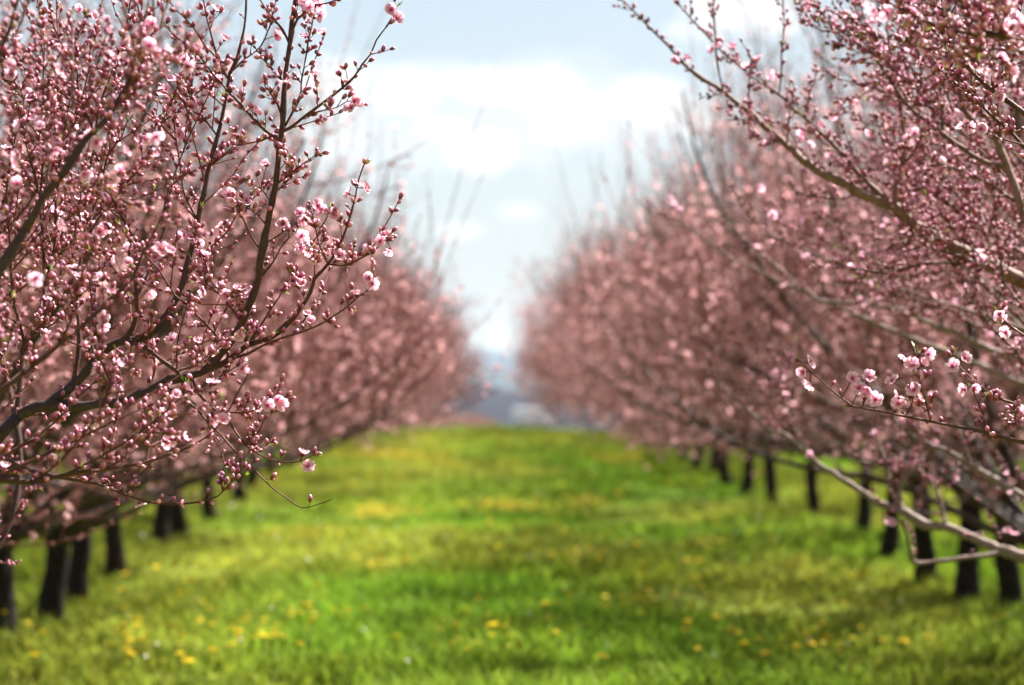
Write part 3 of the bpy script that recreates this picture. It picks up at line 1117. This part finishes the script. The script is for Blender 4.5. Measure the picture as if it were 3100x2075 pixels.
# ---- nearest left tree: dark, slightly blurred shoots in front of the sharp limb
foreground_tree(301, (-2.9, 4.35), 'nearest left peach tree, its dark blurred shoots crossing in front of the sharp pink limb', {
    'a': (None, [(0, 813), (76, 696), (129, 598), (192, 527), (250, 433), (313, 370), (370, 290), (402, 250)], 4.45, .05, 15, 9, .9, .22),
    'a1': ('a', [(402, 250), (450, 225), (500, 200), (527, 188), (560, 160)], 0, .05, 5, 2, 1.3, .1),
    'a2': ('a', [(385, 275), (415, 188), (446, 120), (469, 98), (491, 76), (495, 45), (513, 0), (524, -40)], 0, .05, 7, 3.5, .8, .05),
    'a3': ('a', [(360, 300), (400, 250), (430, 190), (440, 130)], 0, -.05, 4, 2, 1.6, .1),
    'a4': ('a', [(180, 535), (205, 500), (215, 420), (219, 313), (221, 223), (219, 134), (219, 49)], 0, .1, 5, 2, 1.0, .12),
    'a5': ('a', [(129, 598), (150, 500), (155, 400), (140, 330), (150, 240)], 0, .1, 4, 2, 1.2, .15),
    'a6': ('a', [(180, 600), (250, 590), (300, 575), (335, 570)], 0, -.05, 3, 1.5, 1.4, .1),
    'b': (None, [(-40, 330), (0, 160), (27, 90), (54, 0), (66, -40)], 4.35, .05, 7, 4, .8, .15),
    'b1': ('b', [(-20, 240), (45, 110), (85, 9), (98, -40)], 0, .1, 5, 3, .8, .12),
    'c': (None, [(0, 1187), (89, 1115), (179, 1044), (290, 950), (379, 865), (402, 842), (430, 773), (459, 716), (482, 673), (502, 615), (514, 561)], 4.7, .1, 9, 2.5, .75, .12),
    'c1': ('c', [(379, 865), (415, 812), (445, 750), (469, 700)], 0, .1, 4, 2, 1.1, .12),
    'c2': ('c', [(179, 1044), (215, 965), (230, 880), (260, 800), (270, 760)], 0, -.05, 4, 2, 1.2, .15),
    'd': (None, [(-20, 1450), (99, 1458), (198, 1438), (262, 1428), (346, 1419), (445, 1399), (544, 1364), (593, 1344), (645, 1307), (686, 1253), (718, 1194), (749, 1140)], 4.75, .12, 8, 2, .7, .08),
    'd1': ('d', [(30, 1458), (163, 1364), (277, 1310), (357, 1270), (446, 1232), (491, 1207)], 0, .05, 6, 1.6, 1.1, .14),
    'd2': ('d', [(198, 1438), (300, 1385), (400, 1325), (480, 1265), (545, 1205), (565, 1165)], 0, .03, 5, 1.6, 1.2, .14),
    'd3': ('d', [(99, 1456), (180, 1400), (240, 1330), (300, 1250), (330, 1170), (345, 1110)], 0, .03, 4, 1.6, 1.1, .14),
    'd4': ('d', [(300, 1425), (380, 1385), (440, 1330), (460, 1280)], 0, .05, 3, 1.5, 1.2, .1),
    'e': (None, [(0, 1387), (107, 1325), (187, 1258), (259, 1182), (330, 1120), (395, 1060)], 4.8, .1, 5, 1.8, .9, .12),
}, [(487, 758, 0), (446, 880, 1), (431, 420, 1), (469, 410, 0), (440, 100, 1), (465, 75, 1), (455, 140, 1), (560, 200, 0), (545, 165, 0),
    (60, 470, 1), (55, 560, 1), (110, 840, 0), (35, 500, 0), (250, 520, 1), (290, 430, 0), (170, 690, 1)], AWAY_LEFT, (.045, .022, .021))  # shade painted into the dark bark tone

def filler(seed, n, x0, x1, y0, y1, ang0, ang1, ln0, ln1, dep0, dep1, from_edge, dens, shoot):
    """further thin limbs entering from beyond the frame edge, each forking twice"""
    q = random.Random(seed)
    out = {}
    for k in range(n):
        x, y = q.uniform(x0, x1), q.uniform(y0, y1)
        a = math.radians(q.uniform(ang0, ang1))
        ln = q.uniform(ln0, ln1)
        pts = [(x, y)]
        m = 6
        for _ in range(m):
            a += math.radians(q.uniform(-9, 12)) * (1 if from_edge == 'left' else -1)
            x, y = x + math.cos(a) * ln / m, y - math.sin(a) * ln / m
            pts.append((x, y))
        w = q.uniform(4.5, 7)
        nm = 'z%d' % k
        out[nm] = (None, pts, q.uniform(dep0, dep1), q.uniform(-.1, .25), w, 1.8, dens, shoot)
        for t in (2, 3, 4):
            bx, by = pts[t]
            b = a + math.radians(q.choice((-1, 1)) * q.uniform(25, 55))
            l2 = ln * q.uniform(.2, .4)
            out[nm + 'b%d' % t] = (nm, [(bx, by)] + [(bx + math.cos(b) * l2 * f - 6 * f, by - math.sin(b) * l2 * f - 14 * f * f) for f in (.35, .7, 1.0)], 0, q.uniform(-.1, .15), 3.2, 1.5, dens * 1.3, shoot)
    return out


# ---- the sharp left tree
foreground_tree(302, (-3.0, 5.75), 'sharp peach tree on the left, its long budding limb in focus reaching over the alley', {
    'm1': (None, [(0, 1316), (45, 1271), (112, 1233), (179, 1231), (250, 1231), (313, 1222), (370, 1218), (446, 1187), (513, 1151), (580, 1137), (647, 1112), (696, 1088), (749, 1045), (817, 1022),
                  (872, 981), (908, 936), (940, 886), (953, 842), (973, 822), (993, 799), (1010, 776), (1036, 724), (1050, 687), (1065, 638), (1076, 595), (1085, 546), (1094, 520), (1101, 500)], 5.5, -.12, 19, 1.8, .95, .07),
    'v1': ('m1', [(600, 1135), (650, 1090), (686, 1049), (713, 1013), (749, 940), (772, 877), (781, 850), (789, 787), (798, 739), (809, 687), (824, 615), (838, 529), (844, 457), (852, 400), (857, 335),
                  (863, 250), (877, 134), (890, 36), (900, -40)], 0, -.10, 14, 6, .55, .05),
    'm1b': ('m1', [(985, 808), (1045, 804), (1088, 784), (1125, 764), (1154, 741), (1182, 716)], 0, -.05, 4, 1.6, 1.7, .05),
    'm1c': ('m1', [(704, 1083), (749, 1072), (799, 1045), (854, 1024), (917, 1004), (962, 986), (1008, 959), (1053, 927), (1089, 895), (1116, 877), (1130, 862)], 0, -.1, 4.5, 1.6, .9, .05),
    'm1d': ('m1', [(757, 1042), (790, 986), (817, 941), (845, 900), (863, 864), (880, 835)], 0, .08, 4, 1.6, 1.1, .05),
    'm1e': ('m1', [(757, 1042), (727, 972), (691, 922), (659, 886), (627, 859), (590, 815), (570, 770)], 0, -.1, 4.5, 1.8, 1.2, .08),
    'm1f': ('m1', [(704, 1080), (668, 1031), (627, 986), (600, 959), (576, 928), (531, 896), (482, 820), (433, 767), (379, 709)], 0, -.15, 4.5, 1.8, .7, .07),
    'k1': ('m1', [(990, 804), (967, 744), (955, 690), (947, 652), (936, 624)], 0, -.06, 3, 1.4, 1.3, 0),
    'k2': ('k1', [(955, 715), (970, 690), (987, 667), (999, 632)], 0, -.03, 2.4, 1.4, 1.2, 0),
    'k3': ('m1', [(950, 850), (952, 800), (949, 750)], 0, -.08, 2.4, 1.4, 1.4, 0),
    'k4': ('m1', [(930, 900), (900, 860), (880, 825)], 0, .05, 2.4, 1.4, 1.8, .06),
    's1': ('v1', [(855, 405), (877, 388), (935, 344), (988, 304), (1037, 268), (1073, 232), (1096, 196), (1122, 165), (1140, 121), (1167, 85), (1189, 49), (1200, 22)], 0, -.15, 5.5, 1.7, .75, .03),
    's1b': ('s1', [(935, 346), (953, 341), (988, 333), (1020, 326), (1051, 308), (1082, 304)], 0, -.05, 2.5, 1.4, 1.0, 0),
    's2': ('v1', [(838, 440), (801, 393), (765, 357), (729, 317), (698, 286), (671, 254), (640, 219), (600, 165), (545, 120), (500, 80)], 0, -.12, 5, 1.8, .9, .10),
    's3': ('v1', [(861, 258), (841, 232), (819, 205), (792, 174), (774, 147)], 0, -.05, 3.2, 1.6, 1.5, .02),
    's4': ('v1', [(878, 125), (854, 89), (828, 58), (801, 22), (788, 0), (775, -35)], 0, -.06, 3.6, 1.8, 1.0, .05),
    's5': ('v1', [(882, 90), (900, 60), (921, 40), (939, 18), (957, 0)], 0, -.06, 3.4, 1.8, 1.4, .04),
    's6': ('v1', [(857, 390), (886, 339), (912, 277), (912, 250), (928, 160), (933, 125), (944, 80), (953, 36), (966, 0)], 0, .1, 3.2, 1.8, 1.1, .04),
    's7': ('v1', [(846, 360), (841, 320), (819, 285), (801, 259)], 0, -.06, 2.6, 1.4, 1.2, 0),
    's8': ('v1', [(830, 560), (870, 535), (905, 505), (935, 485), (955, 470)], 0, -.06, 3, 1.5, 1.5, .03),
    's9': ('v1', [(836, 590), (860, 560), (890, 525)], 0, .05, 2.4, 1.4, 2.0, 0),
    's10': ('v1', [(818, 600), (790, 570), (765, 558), (748, 545)], 0, -.05, 2.4, 1.4, 1.3, 0),
    's11': ('v1', [(803, 690), (785, 655), (765, 640), (745, 630)], 0, -.05, 2.6, 1.4, 1.6, 0),
    's12': ('v1', [(785, 757), (760, 715), (735, 660), (715, 630), (687, 598)], 0, -.08, 3.2, 1.6, 1.0, .04),
    's13': ('v1', [(812, 732), (855, 705), (890, 680), (912, 665)], 0, .05, 2.8, 1.5, .9, 0),
    's14': ('v1', [(790, 840), (830, 790), (850, 750), (875, 720), (905, 695)], 0, .05, 3, 1.6, .9, .03),
    's15': ('v1', [(750, 1000), (735, 950), (722, 920), (700, 890)], 0, -.06, 2.6, 1.4, 1.2, 0),
    'm2': ('m1', [(134, 1231), (170, 1204), (223, 1169), (268, 1115), (312, 1066), (357, 1036), (424, 1027), (491, 981), (536, 905), (562, 820), (580, 758), (600, 670), (627, 536), (649, 446), (667, 380),
                  (680, 321), (696, 223), (712, 192), (734, 112), (743, 58), (746, -30)], 0, .15, 17, 3, .75, .12),
    'm2b': ('m2', [(365, 1036), (385, 1020), (411, 968), (415, 901), (404, 820), (388, 758), (399, 716), (387, 690), (364, 650), (344, 610), (330, 570), (313, 530), (304, 500), (284, 450), (278, 420)], 0, -.1, 8, 2.4, .8, .12),
    'm2b1': ('m2b', [(308, 520), (324, 477), (341, 449), (370, 411), (385, 370)], 0, -.05, 3, 1.6, 1.2, .06),
    'm2c': ('m2', [(375, 1034), (402, 1039), (446, 1057), (491, 1093), (536, 1124), (545, 1140)], 0, -.12, 9, 6, .3, .2),
    'm2d': ('m2', [(545, 880), (590, 800), (640, 745), (690, 700)], 0, .1, 3, 1.6, .9, .05),
    'm2e': ('m2', [(600, 670), (560, 590), (545, 500), (530, 400), (520, 300)], 0, .1, 4, 1.8, .9, .1),
    'm2f': ('m2', [(660, 410), (610, 350), (580, 310), (560, 240)], 0, -.08, 3, 1.6, 1.4, .08),
    'm2g': ('m2', [(640, 500), (680, 470), (720, 440), (740, 420)], 0, -.06, 3, 1.6, 1.4, .04),
    'm2h': ('m2', [(690, 250), (660, 180), (640, 110), (625, 50), (610, -30)], 0, -.08, 3.4, 1.8, 1.0, .06),
    'm2i': ('m2', [(700, 215), (740, 180), (790, 140), (820, 70)], 0, .05, 3, 1.6, 1.3, .04),
    'u1': ('m2c', [(531, 1118), (536, 1048), (549, 986), (562, 937), (575, 890)], 0, -.06, 3, 1.6, 1.0, .06),
    'u2': ('m2c', [(536, 1124), (580, 1111), (616, 1093), (638, 1057), (660, 1020)], 0, -.06, 2.6, 1.5, 1.3, .03),
    'd1': ('m1', [(548, 1150), (558, 1200), (580, 1227), (600, 1244), (623, 1271), (668, 1316), (700, 1353), (736, 1389), (777, 1430), (822, 1475), (872, 1511), (913, 1538), (958, 1529), (1003, 1513)], 0, -.2, 4.5, 1.4, .12, .0),
    'd2': ('m1', [(570, 1145), (600, 1190), (627, 1221), (663, 1249), (686, 1271), (713, 1307), (740, 1344), (777, 1371), (817, 1391), (863, 1400), (908, 1396), (949, 1378)], 0, -.2, 4.6, 1.6, .5, .02),
    'd2a': ('d2', [(663, 1249), (713, 1249), (754, 1249), (795, 1230), (836, 1208), (863, 1199)], 0, -.05, 2.6, 1.5, 1.5, 0),
    'd2b': ('d2', [(738, 1342), (768, 1321), (786, 1303), (799, 1271), (813, 1253)], 0, .04, 2.4, 1.4, 1.1, 0),
    'd2c': ('d2', [(755, 1360), (785, 1352), (810, 1348)], 0, .04, 2, 1.2, 1.2, 0),
    'd3': ('m1', [(480, 1170), (540, 1190), (600, 1178), (632, 1158), (668, 1140), (704, 1117), (722, 1105)], 0, -.06, 3, 1.5, 1.1, .02),
    'd4': ('d1', [(620, 1268), (650, 1330), (672, 1370), (680, 1410)], 0, .05, 2.2, 1.4, 1.3, 0),
    'd5': (None, [(150, 1440), (280, 1462), (360, 1490), (450, 1520), (540, 1525), (600, 1520), (660, 1502), (700, 1462), (740, 1440)], 5.3, -.1, 6, 1.5, .55, .05),
    'd6': ('d5', [(300, 1468), (380, 1458), (420, 1440), (450, 1415)], 0, .04, 2.4, 1.4, 1.1, 0),
    'd7': ('d5', [(655, 1502), (690, 1470), (720, 1440), (740, 1400)], 0, .04, 2.4, 1.4, 1.2, 0),
    'f1': ('m1', [(30, 1285), (62, 1160), (75, 1040), (134, 980), (134, 900), (134, 834), (128, 700), (112, 560), (80, 440), (60, 330)], 0, .2, 10, 2.4, .9, .2),
    'f2': ('f1', [(134, 880), (165, 740), (170, 600), (190, 430), (215, 280), (223, 150), (259, 49)], 0, .1, 5, 1.8, 1.1, .14),
    'f3': ('f1', [(75, 1050), (40, 900), (30, 740), (20, 580), (45, 420), (72, 300), (45, 250), (0, 130)], 0, -.1, 5, 1.8, 1.1, .16),
    'f4': ('m2', [(223, 1169), (240, 1030), (230, 880), (250, 740), (240, 620), (280, 470), (300, 330), (345, 200), (380, 90), (400, -30)], 0, .15, 7, 2, .9, .16),
    'f5': ('f4', [(250, 740), (300, 660), (380, 560), (450, 470), (470, 380), (480, 290)], 0, .1, 4, 1.8, 1.0, .12),
    'f6': ('f1', [(120, 620), (134, 400), (130, 250), (134, 180), (130, 90), (112, 0), (105, -40)], 0, -.1, 4, 1.8, .9, .12),
    'f7': ('m2b', [(412, 900), (460, 800), (500, 680), (520, 560), (560, 440), (590, 330)], 0, .15, 4, 1.8, .9, .14),
    'f8': ('f4', [(290, 400), (240, 280), (230, 200), (180, 120), (170, 0), (160, -40)], 0, .1, 4, 1.8, 1.0, .12),
    'f9': ('f4', [(310, 300), (370, 240), (420, 130), (430, 20), (440, -40)], 0, .15, 3.6, 1.8, .9, .1),
    'f10': ('m1', [(313, 1222), (330, 1150), (290, 1060), (300, 980), (330, 900)], 0, -.1, 4, 1.8, 1.2, .16),
    'f11': ('m1', [(446, 1187), (470, 1110), (450, 1040), (460, 960)], 0, .1, 3.6, 1.8, 1.2, .14),
    **filler(71, 7, -60, -20, 350, 1000, 35, 75, 450, 900, 6.1, 6.9, 'left', 1.0, .14),
}, [(1059, 589, 0), (1101, 569, 0), (916, 664, 0), (976, 638, 0), (959, 627, 0), (1013, 650, 0), (913, 713, 0), (950, 730, 0), (913, 750, 0), (936, 756, 0), (1025, 776, 0), (1152, 733, 0), (1182, 753, 1),
    (1128, 859, 0), (1120, 845, 1), (679, 895, 0), (725, 877, 0), (682, 940, 1), (850, 1222, 0), (842, 1208, 1), (917, 1380, 1), (930, 1411, 0), (580, 722, 0), (594, 794, 1), (560, 710, 0), (600, 735, 1),
    (1185, 33, 1), (1200, 58, 0), (1069, 308, 1), (1066, 330, 0), (1085, 304, 1), (210, 856, 0), (240, 840, 0), (250, 868, 0), (308, 985, 0), (49, 1048, 0), (60, 1030, 1), (310, 960, 0),
    (690, 590, 0), (708, 600, 1), (970, 15, 0), (965, 45, 0), (955, 20, 1), (480, 760, 0), (470, 780, 0), (320, 690, 0), (300, 700, 0), (760, 330, 0), (770, 345, 1), (423, 430, 0), (500, 405, 0), (540, 405, 0),
    (270, 300, 0), (110, 345, 0), (125, 365, 0), (370, 140, 0), (245, 30, 1), (275, 50, 1), (725, 1090, 1), (730, 1115, 0), (620, 880, 0), (560, 180, 0)], AWAY_LEFT, (.045, .022, .021))  # bark tone darkened to carry the shade on these limbs

# ---- nearest right tree: the dark corner shoots and the flowering sharp twig
foreground_tree(303, (3.15, 5.0), 'nearest right peach tree, holding out the sharp flowering twig over the blurred right row', {
    'g': (None, [(3130, 1347), (3026, 1322), (2959, 1304), (2856, 1284), (2780, 1269), (2704, 1255), (2646, 1242), (2579, 1229), (2548, 1206), (2513, 1179), (2486, 1153), (2454, 1126), (2423, 1095)], 5.15, .05, 6.5, 1.6, .55, .0),
    'g1': ('g', [(2829, 1279), (2803, 1215), (2785, 1157), (2776, 1086), (2767, 1050)], 0, -.03, 3, 1.6, .7, 0),
    'g2': ('g', [(2999, 1313), (2968, 1238), (2954, 1202), (2940, 1170)], 0, .03, 2.6, 1.4, .9, 0),
    'g3': ('g', [(2750, 1262), (2760, 1225), (2767, 1190)], 0, -.03, 2, 1.3, 1.0, 0),
    'h': (None, [(3130, 1240), (3048, 1215), (2986, 1184), (2932, 1139), (2896, 1099), (2870, 1063)], 5.25, .03, 4.4, 1.6, .7, .02),
    'h1': ('h', [(3100, 1232), (3080, 1275), (3072, 1250)], 0, -.03, 2.4, 1.4, 1.6, 0),
    'i': (None, [(3130, 1035), (3066, 992), (3039, 970), (3025, 950)], 5.2, .03, 2.6, 1.4, .4, 0),
    'j': (None, [(3130, 365), (3053, 308), (3003, 275), (2952, 228), (2919, 198), (2869, 161), (2829, 141), (2780, 105), (2740, 70)], 5.3, -.05, 9, 3, 1.80, 0.22),
    'j1': ('j', [(2952, 228), (2960, 150), (2975, 80), (2985, 0)], 0, .1, 4, 2, 1.95, 0.19),
    'j2': ('j', [(3003, 275), (3050, 220), (3070, 150), (3085, 60)], 0, -.1, 4, 2, 2.10, 0.19),
    'j3': ('j', [(2869, 161), (2850, 90), (2830, 20), (2825, -30)], 0, .1, 4, 2, 2.10, 0.19),
    'k': (None, [(3130, 447), (3036, 422), (2989, 402), (2950, 390), (2925, 384)], 5.25, 0, 3, 1.5, .4, 0),
    'l': (None, [(3130, 137), (3029, 110), (2983, 107), (2936, 104), (2869, 84), (2802, 64), (2752, 37), (2695, 10), (2650, -30)], 4.35, .05, 9, 3, 2.25, 0.26),
    'l1': ('l', [(3029, 110), (3020, 50), (3005, -20)], 0, -.05, 5, 3, 1.80, 0.19),
    'l2': ('l', [(2983, 107), (2960, 60), (2900, 10), (2880, -30)], 0, .05, 4, 2, 2.25, 0.19),
    'n': (None, [(3130, 162), (3003, 147), (2902, 141), (2819, 134), (2760, 120)], 4.4, .03, 4, 1.8, 2.25, 0.19),
    'n1': ('n', [(3060, 152), (3010, 170), (2960, 175), (2920, 190)], 0, .05, 3, 1.6, 2.10, 0.13),
    'o': (None, [(3130, 480), (3060, 400), (2990, 340), (2930, 270), (2880, 200), (2860, 150)], 5.5, .1, 6, 2, 1.95, 0.26),
    'o1': ('o', [(2990, 340), (2960, 300), (2900, 260), (2850, 215)], 0, .08, 3, 1.6, 2.25, 0.16),
}, [(2446, 1099, 0), (2437, 1126, 1), (2452, 1157, 0), (2579, 1148, 0), (2629, 1144, 0), (2629, 1175, 1), (2615, 1206, 0), (2651, 1211, 0), (2704, 1157, 0), (2722, 1206, 0), (2767, 1184, 0), (2742, 1077, 0),
    (2760, 1108, 0), (2807, 1072, 0), (2789, 1104, 1), (2919, 1086, 0), (2883, 1112, 0), (2923, 1179, 0), (2945, 1175, 1), (3026, 952, 0), (3048, 1005, 0), (3093, 1255, 0), (2720, 1225, 0), (2600, 1180, 0), (2775, 1200, 0),
    (2762, 23, 0), (2842, 27, 0), (3053, 13, 0), (3060, 84, 0), (3080, 60, 0), (2802, 141, 0), (2956, 161, 0), (2983, 201, 0), (2932, 385, 0), (2969, 392, 1), (3060, 215, 0), (2690, 40, 0), (2650, 30, 0),
    (2850, 190, 0), (2790, 195, 0), (2930, 200, 0), (3020, 240, 0)], AWAY_RIGHT, (.065, .038, .032))

# ---- second right tree: long limbs, sunlight painted into their paler bark tone
foreground_tree(304, (3.25, 7.2), 'second right peach tree, sending long sunlit bare limbs up and left across the sky', {
    'p': (None, [(3140, 875), (3100, 855), (3004, 804), (2918, 763), (2831, 718), (2763, 677), (2711, 626), (2659, 609), (2596, 580), (2533, 545), (2464, 511), (2401, 459), (2366, 425), (2315, 385), (2274, 344), (2236, 317),
                 (2190, 279), (2171, 264), (2113, 230), (2067, 191), (2037, 153), (1975, 92), (1930, 46), (1884, 0), (1850, -35)], 7.0, .25, 22, 2, .95, .10),
    'p2': ('p', [(2716, 630), (2648, 574), (2602, 528), (2556, 476), (2521, 436), (2476, 394), (2438, 356), (2400, 329), (2373, 298), (2343, 275), (2297, 249), (2274, 230), (2236, 199), (2190, 161), (2140, 107), (2090, 54), (2044, 0), (2020, -35)], 0, .2, 8, 2, 1.1, .09),
    'p3': ('p', [(2182, 274), (2171, 191), (2167, 134), (2163, 69), (2159, 0), (2158, -35)], 0, -.05, 3, 1.8, .8, .02),
    'p4': ('p', [(2274, 344), (2274, 363), (2266, 268), (2274, 214), (2274, 180)], 0, -.05, 3, 1.6, 1.2, .03),
    'p5': ('p', [(2389, 451), (2389, 344), (2400, 298), (2402, 264)], 0, -.05, 3, 1.6, .9, .03),
    'p6': ('p2', [(2438, 356), (2450, 287), (2465, 245), (2470, 220)], 0, -.05, 2.6, 1.5, 1.0, 0),
    'p7': ('p2', [(2366, 292), (2366, 207), (2366, 161), (2373, 77), (2370, 0), (2372, -35)], 0, -.05, 2.8, 1.8, .8, 0),
    'p8': ('p', [(2236, 317), (2200, 285), (2160, 290), (2130, 295)], 0, -.05, 2, 1.2, 1.3, 0),
    'p9': ('p', [(2320, 390), (2280, 365), (2240, 362), (2210, 365)], 0, -.05, 2.4, 1.4, 1.5, 0),
    'p10': ('p', [(2390, 450), (2330, 425), (2285, 415)], 0, -.05, 2.4, 1.4, 1.6, 0),
    'q': ('p', [(2713, 628), (2711, 574), (2728, 505), (2740, 430), (2728, 356), (2722, 287), (2700, 210), (2690, 120), (2680, 40)], 0, .1, 10, 3, 1.08, 0.17),
    'q1': ('q', [(2735, 500), (2774, 448), (2803, 379)], 0, -.1, 5, 4, .4, .1),
    'q2': ('q', [(2720, 400), (2660, 380), (2610, 370), (2570, 340)], 0, .1, 3, 1.6, 1.2, .1),
    't': (None, [(3140, 720), (3100, 640), (3063, 535), (3036, 470), (3012, 420), (2952, 375), (2922, 335), (2905, 285), (2902, 254)], 6.6, .15, 16, 6, 0.81, 0.17),
    't1': ('t', [(2902, 258), (2852, 258), (2802, 268), (2752, 254), (2701, 214), (2648, 164), (2600, 110), (2570, 50)], 0, .1, 4, 1.8, 1.62, 0.14),
    't2': ('t', [(3050, 520), (2975, 488), (2889, 431), (2803, 367), (2745, 316), (2699, 247), (2659, 189), (2636, 161), (2573, 115), (2510, 63), (2453, 0), (2430, -30)], 0, .25, 9, 2.4, 1.35, 0.18),
    't3': ('t2', [(2850, 400), (2850, 300), (2830, 180), (2800, 60), (2790, -20)], 0, .1, 4, 2, 1.49, 0.20),
    't4': ('t2', [(2770, 340), (2790, 250), (2770, 120), (2740, 0)], 0, -.1, 4, 2, 1.62, 0.17),
    't5': ('t2', [(2659, 189), (2610, 80), (2580, 0), (2570, -30)], 0, .05, 3.4, 2, 1.76, 0.14),
    't6': ('t2', [(2590, 125), (2560, 90), (2490, 95), (2450, 60), (2425, 15)], 0, .05, 3, 1.8, 1.76, 0.07),
    't7': ('t', [(3036, 470), (3020, 330), (3000, 180), (2970, 60), (2960, -20)], 0, .1, 6, 3, 1.35, 0.22),
    't8': ('t', [(2922, 335), (2880, 320), (2830, 330), (2780, 310)], 0, -.1, 3, 1.6, 1.76, 0.17),
    't9': ('t', [(3090, 610), (3000, 560), (2920, 520), (2860, 500), (2800, 480)], 0, .2, 5, 2, 1.62, 0.22),
    't10': ('t2', [(2640, 165), (2600, 160), (2560, 140), (2500, 135)], 0, .05, 3, 1.6, 1.89, 0.08),
    'w': ('p', [(2950, 788), (2923, 795), (2820, 798), (2751, 809), (2671, 827), (2573, 809), (2520, 790)], 0, -.15, 6, 2, .8, .08),
    'w1': ('p', [(3040, 830), (3010, 780), (2985, 700), (2970, 640), (2980, 580)], 0, .2, 6, 3, 0.81, 0.20),
    'w2': ('p', [(2860, 735), (2820, 640), (2850, 560), (2900, 500)], 0, .2, 4, 2, 1.35, 0.21),
    'w3': ('p', [(2600, 582), (2560, 600), (2500, 600), (2450, 590)], 0, .1, 3, 1.6, 1.0, .1),
    **filler(72, 9, 3120, 3160, 250, 1150, 112, 150, 500, 950, 6.9, 7.8, 'right', 1.1, .15),
}, [(2045, 180, 0), (2075, 178, 0), (2156, 150, 1), (2260, 205, 0), (2290, 180, 0), (2350, 225, 0), (2330, 240, 0), (2265, 325, 0), (2430, 405, 0), (2480, 380, 0), (2520, 350, 0), (2540, 350, 1),
    (2440, 25, 1), (2640, 60, 0), (2670, 40, 0), (2790, 195, 0), (2850, 190, 0), (2790, 300, 0), (2830, 250, 0), (2420, 430, 1)], AWAY_RIGHT, (.185, .092, .062))

# ---- third right tree: low limbs, made pale by sunlight painted into the bark
foreground_tree(305, (3.35, 9.3), 'third right peach tree, with pale grey low limbs stretching left just above the grass', {
    'aa': (None, [(3140, 1703), (3038, 1666), (2939, 1626), (2865, 1596), (2800, 1591), (2741, 1552), (2667, 1527), (2608, 1488), (2544, 1448), (2469, 1399), (2420, 1354), (2371, 1312), (2325, 1300), (2289, 1265), (2240, 1220), (2200, 1190), (2150, 1120)], 8.6, .5, 18, 3, .5, .25),
    'aa1': ('aa', [(3050, 1670), (2914, 1690), (2840, 1700), (2766, 1700), (2746, 1621), (2731, 1577)], 0, -.1, 8, 5, .25, .1),
    'aa2': ('aa', [(2726, 1545), (2726, 1468), (2761, 1424), (2810, 1364), (2850, 1300)], 0, .1, 9, 4, .4, .2),
    'aa3': ('aa', [(2720, 1540), (2690, 1470), (2680, 1400), (2660, 1330)], 0, .1, 6, 3, .6, .25),
    'aa4': ('aa', [(2469, 1399), (2420, 1330), (2380, 1240), (2360, 1150), (2330, 1050)], 0, .1, 6, 2, .8, .25),
    'aa5': ('aa', [(2865, 1596), (2840, 1500), (2790, 1430), (2700, 1380), (2620, 1350)], 0, .2, 7, 2, .8, .25),
    'bb': (None, [(3140, 1535), (3100, 1508), (3013, 1453), (2939, 1409), (2865, 1364), (2780, 1330), (2700, 1270), (2600, 1220)], 8.3, .4, 13, 3, .6, .25),
    'bb1': ('bb', [(2939, 1409), (2900, 1300), (2850, 1230), (2780, 1180), (2700, 1150)], 0, .2, 6, 2, .8, .25),
    'cc': (None, [(3140, 1110), (3000, 1060), (2900, 1010), (2812, 979), (2758, 952), (2713, 934), (2602, 921), (2486, 912), (2459, 894), (2400, 850), (2330, 790), (2260, 730), (2200, 670)], 8.8, .4, 12, 2.4, .6, .18),
    'cc1': ('cc', [(2660, 930), (2646, 925), (2584, 889), (2539, 845), (2504, 800), (2470, 740)], 0, .1, 6, 2, .8, .2),
    'cc2': ('cc', [(2800, 975), (2750, 880), (2700, 820), (2620, 760), (2560, 700)], 0, .2, 5, 2, .9, .2),
    'cc3': ('cc', [(2950, 1035), (2980, 930), (2960, 850), (2900, 780)], 0, .2, 6, 2, .9, .22),
    'dd': (None, [(3140, 1010), (2900, 930), (2700, 870), (2600, 830), (2480, 777), (2409, 744), (2361, 725), (2323, 706), (2284, 667), (2246, 624), (2217, 567)], 8.2, .2, 7, 2, .7, .1),
    'ee': (None, [(3140, 1180), (2900, 1080), (2700, 1000), (2560, 940), (2460, 895), (2351, 849), (2265, 806), (2193, 768), (2136, 730), (2074, 687), (2036, 658), (1978, 648), (1930, 610)], 9.2, .5, 10, 2, .6, .14),
    **filler(73, 8, 3120, 3160, 600, 1450, 118, 160, 600, 1000, 8.2, 9.4, 'right', 1.0, .16),
}, [(2036, 620, 0), (2055, 640, 0), (2030, 600, 0), (2280, 745, 0), (3070, 1620, 0), (3050, 1610, 0), (2700, 1580, 0), (2690, 1575, 0), (2300, 570, 0)], AWAY_RIGHT, (.215, .150, .116))


# ------------------------------------------------------------------ the hazy air
def build_haze():
    g = Geo()
    x, y0, y1, z0, z1 = 4100., -420., 6050., -154., 62.
    V = [(sx * x, y, z) for z in (z0, z1) for y in (y0, y1) for sx in (-1, 1)]
    g.add(V, [(0, 2, 3, 1), (4, 5, 7, 6), (0, 1, 5, 4), (2, 6, 7, 3), (0, 4, 6, 2), (1, 3, 7, 5)], (1, 1, 1))
    m = bpy.data.materials.new('haze')
    m.use_nodes = True
    nt = m.node_tree
    nt.nodes.remove(nt.nodes['Principled BSDF'])
    v = nt.nodes.new('ShaderNodeVolumePrincipled')
    v.inputs['Color'].default_value = (.80, .90, 1.0, 1)
    v.inputs['Density'].default_value = 0.9e-4
    nt.links.new(v.outputs[0], nt.nodes['Material Output'].inputs['Volume'])
    tag(make_obj('haze', g.build('haze', m, False)), 'thin bluish haze softening the far hills', 'haze', kind='stuff')


build_haze()
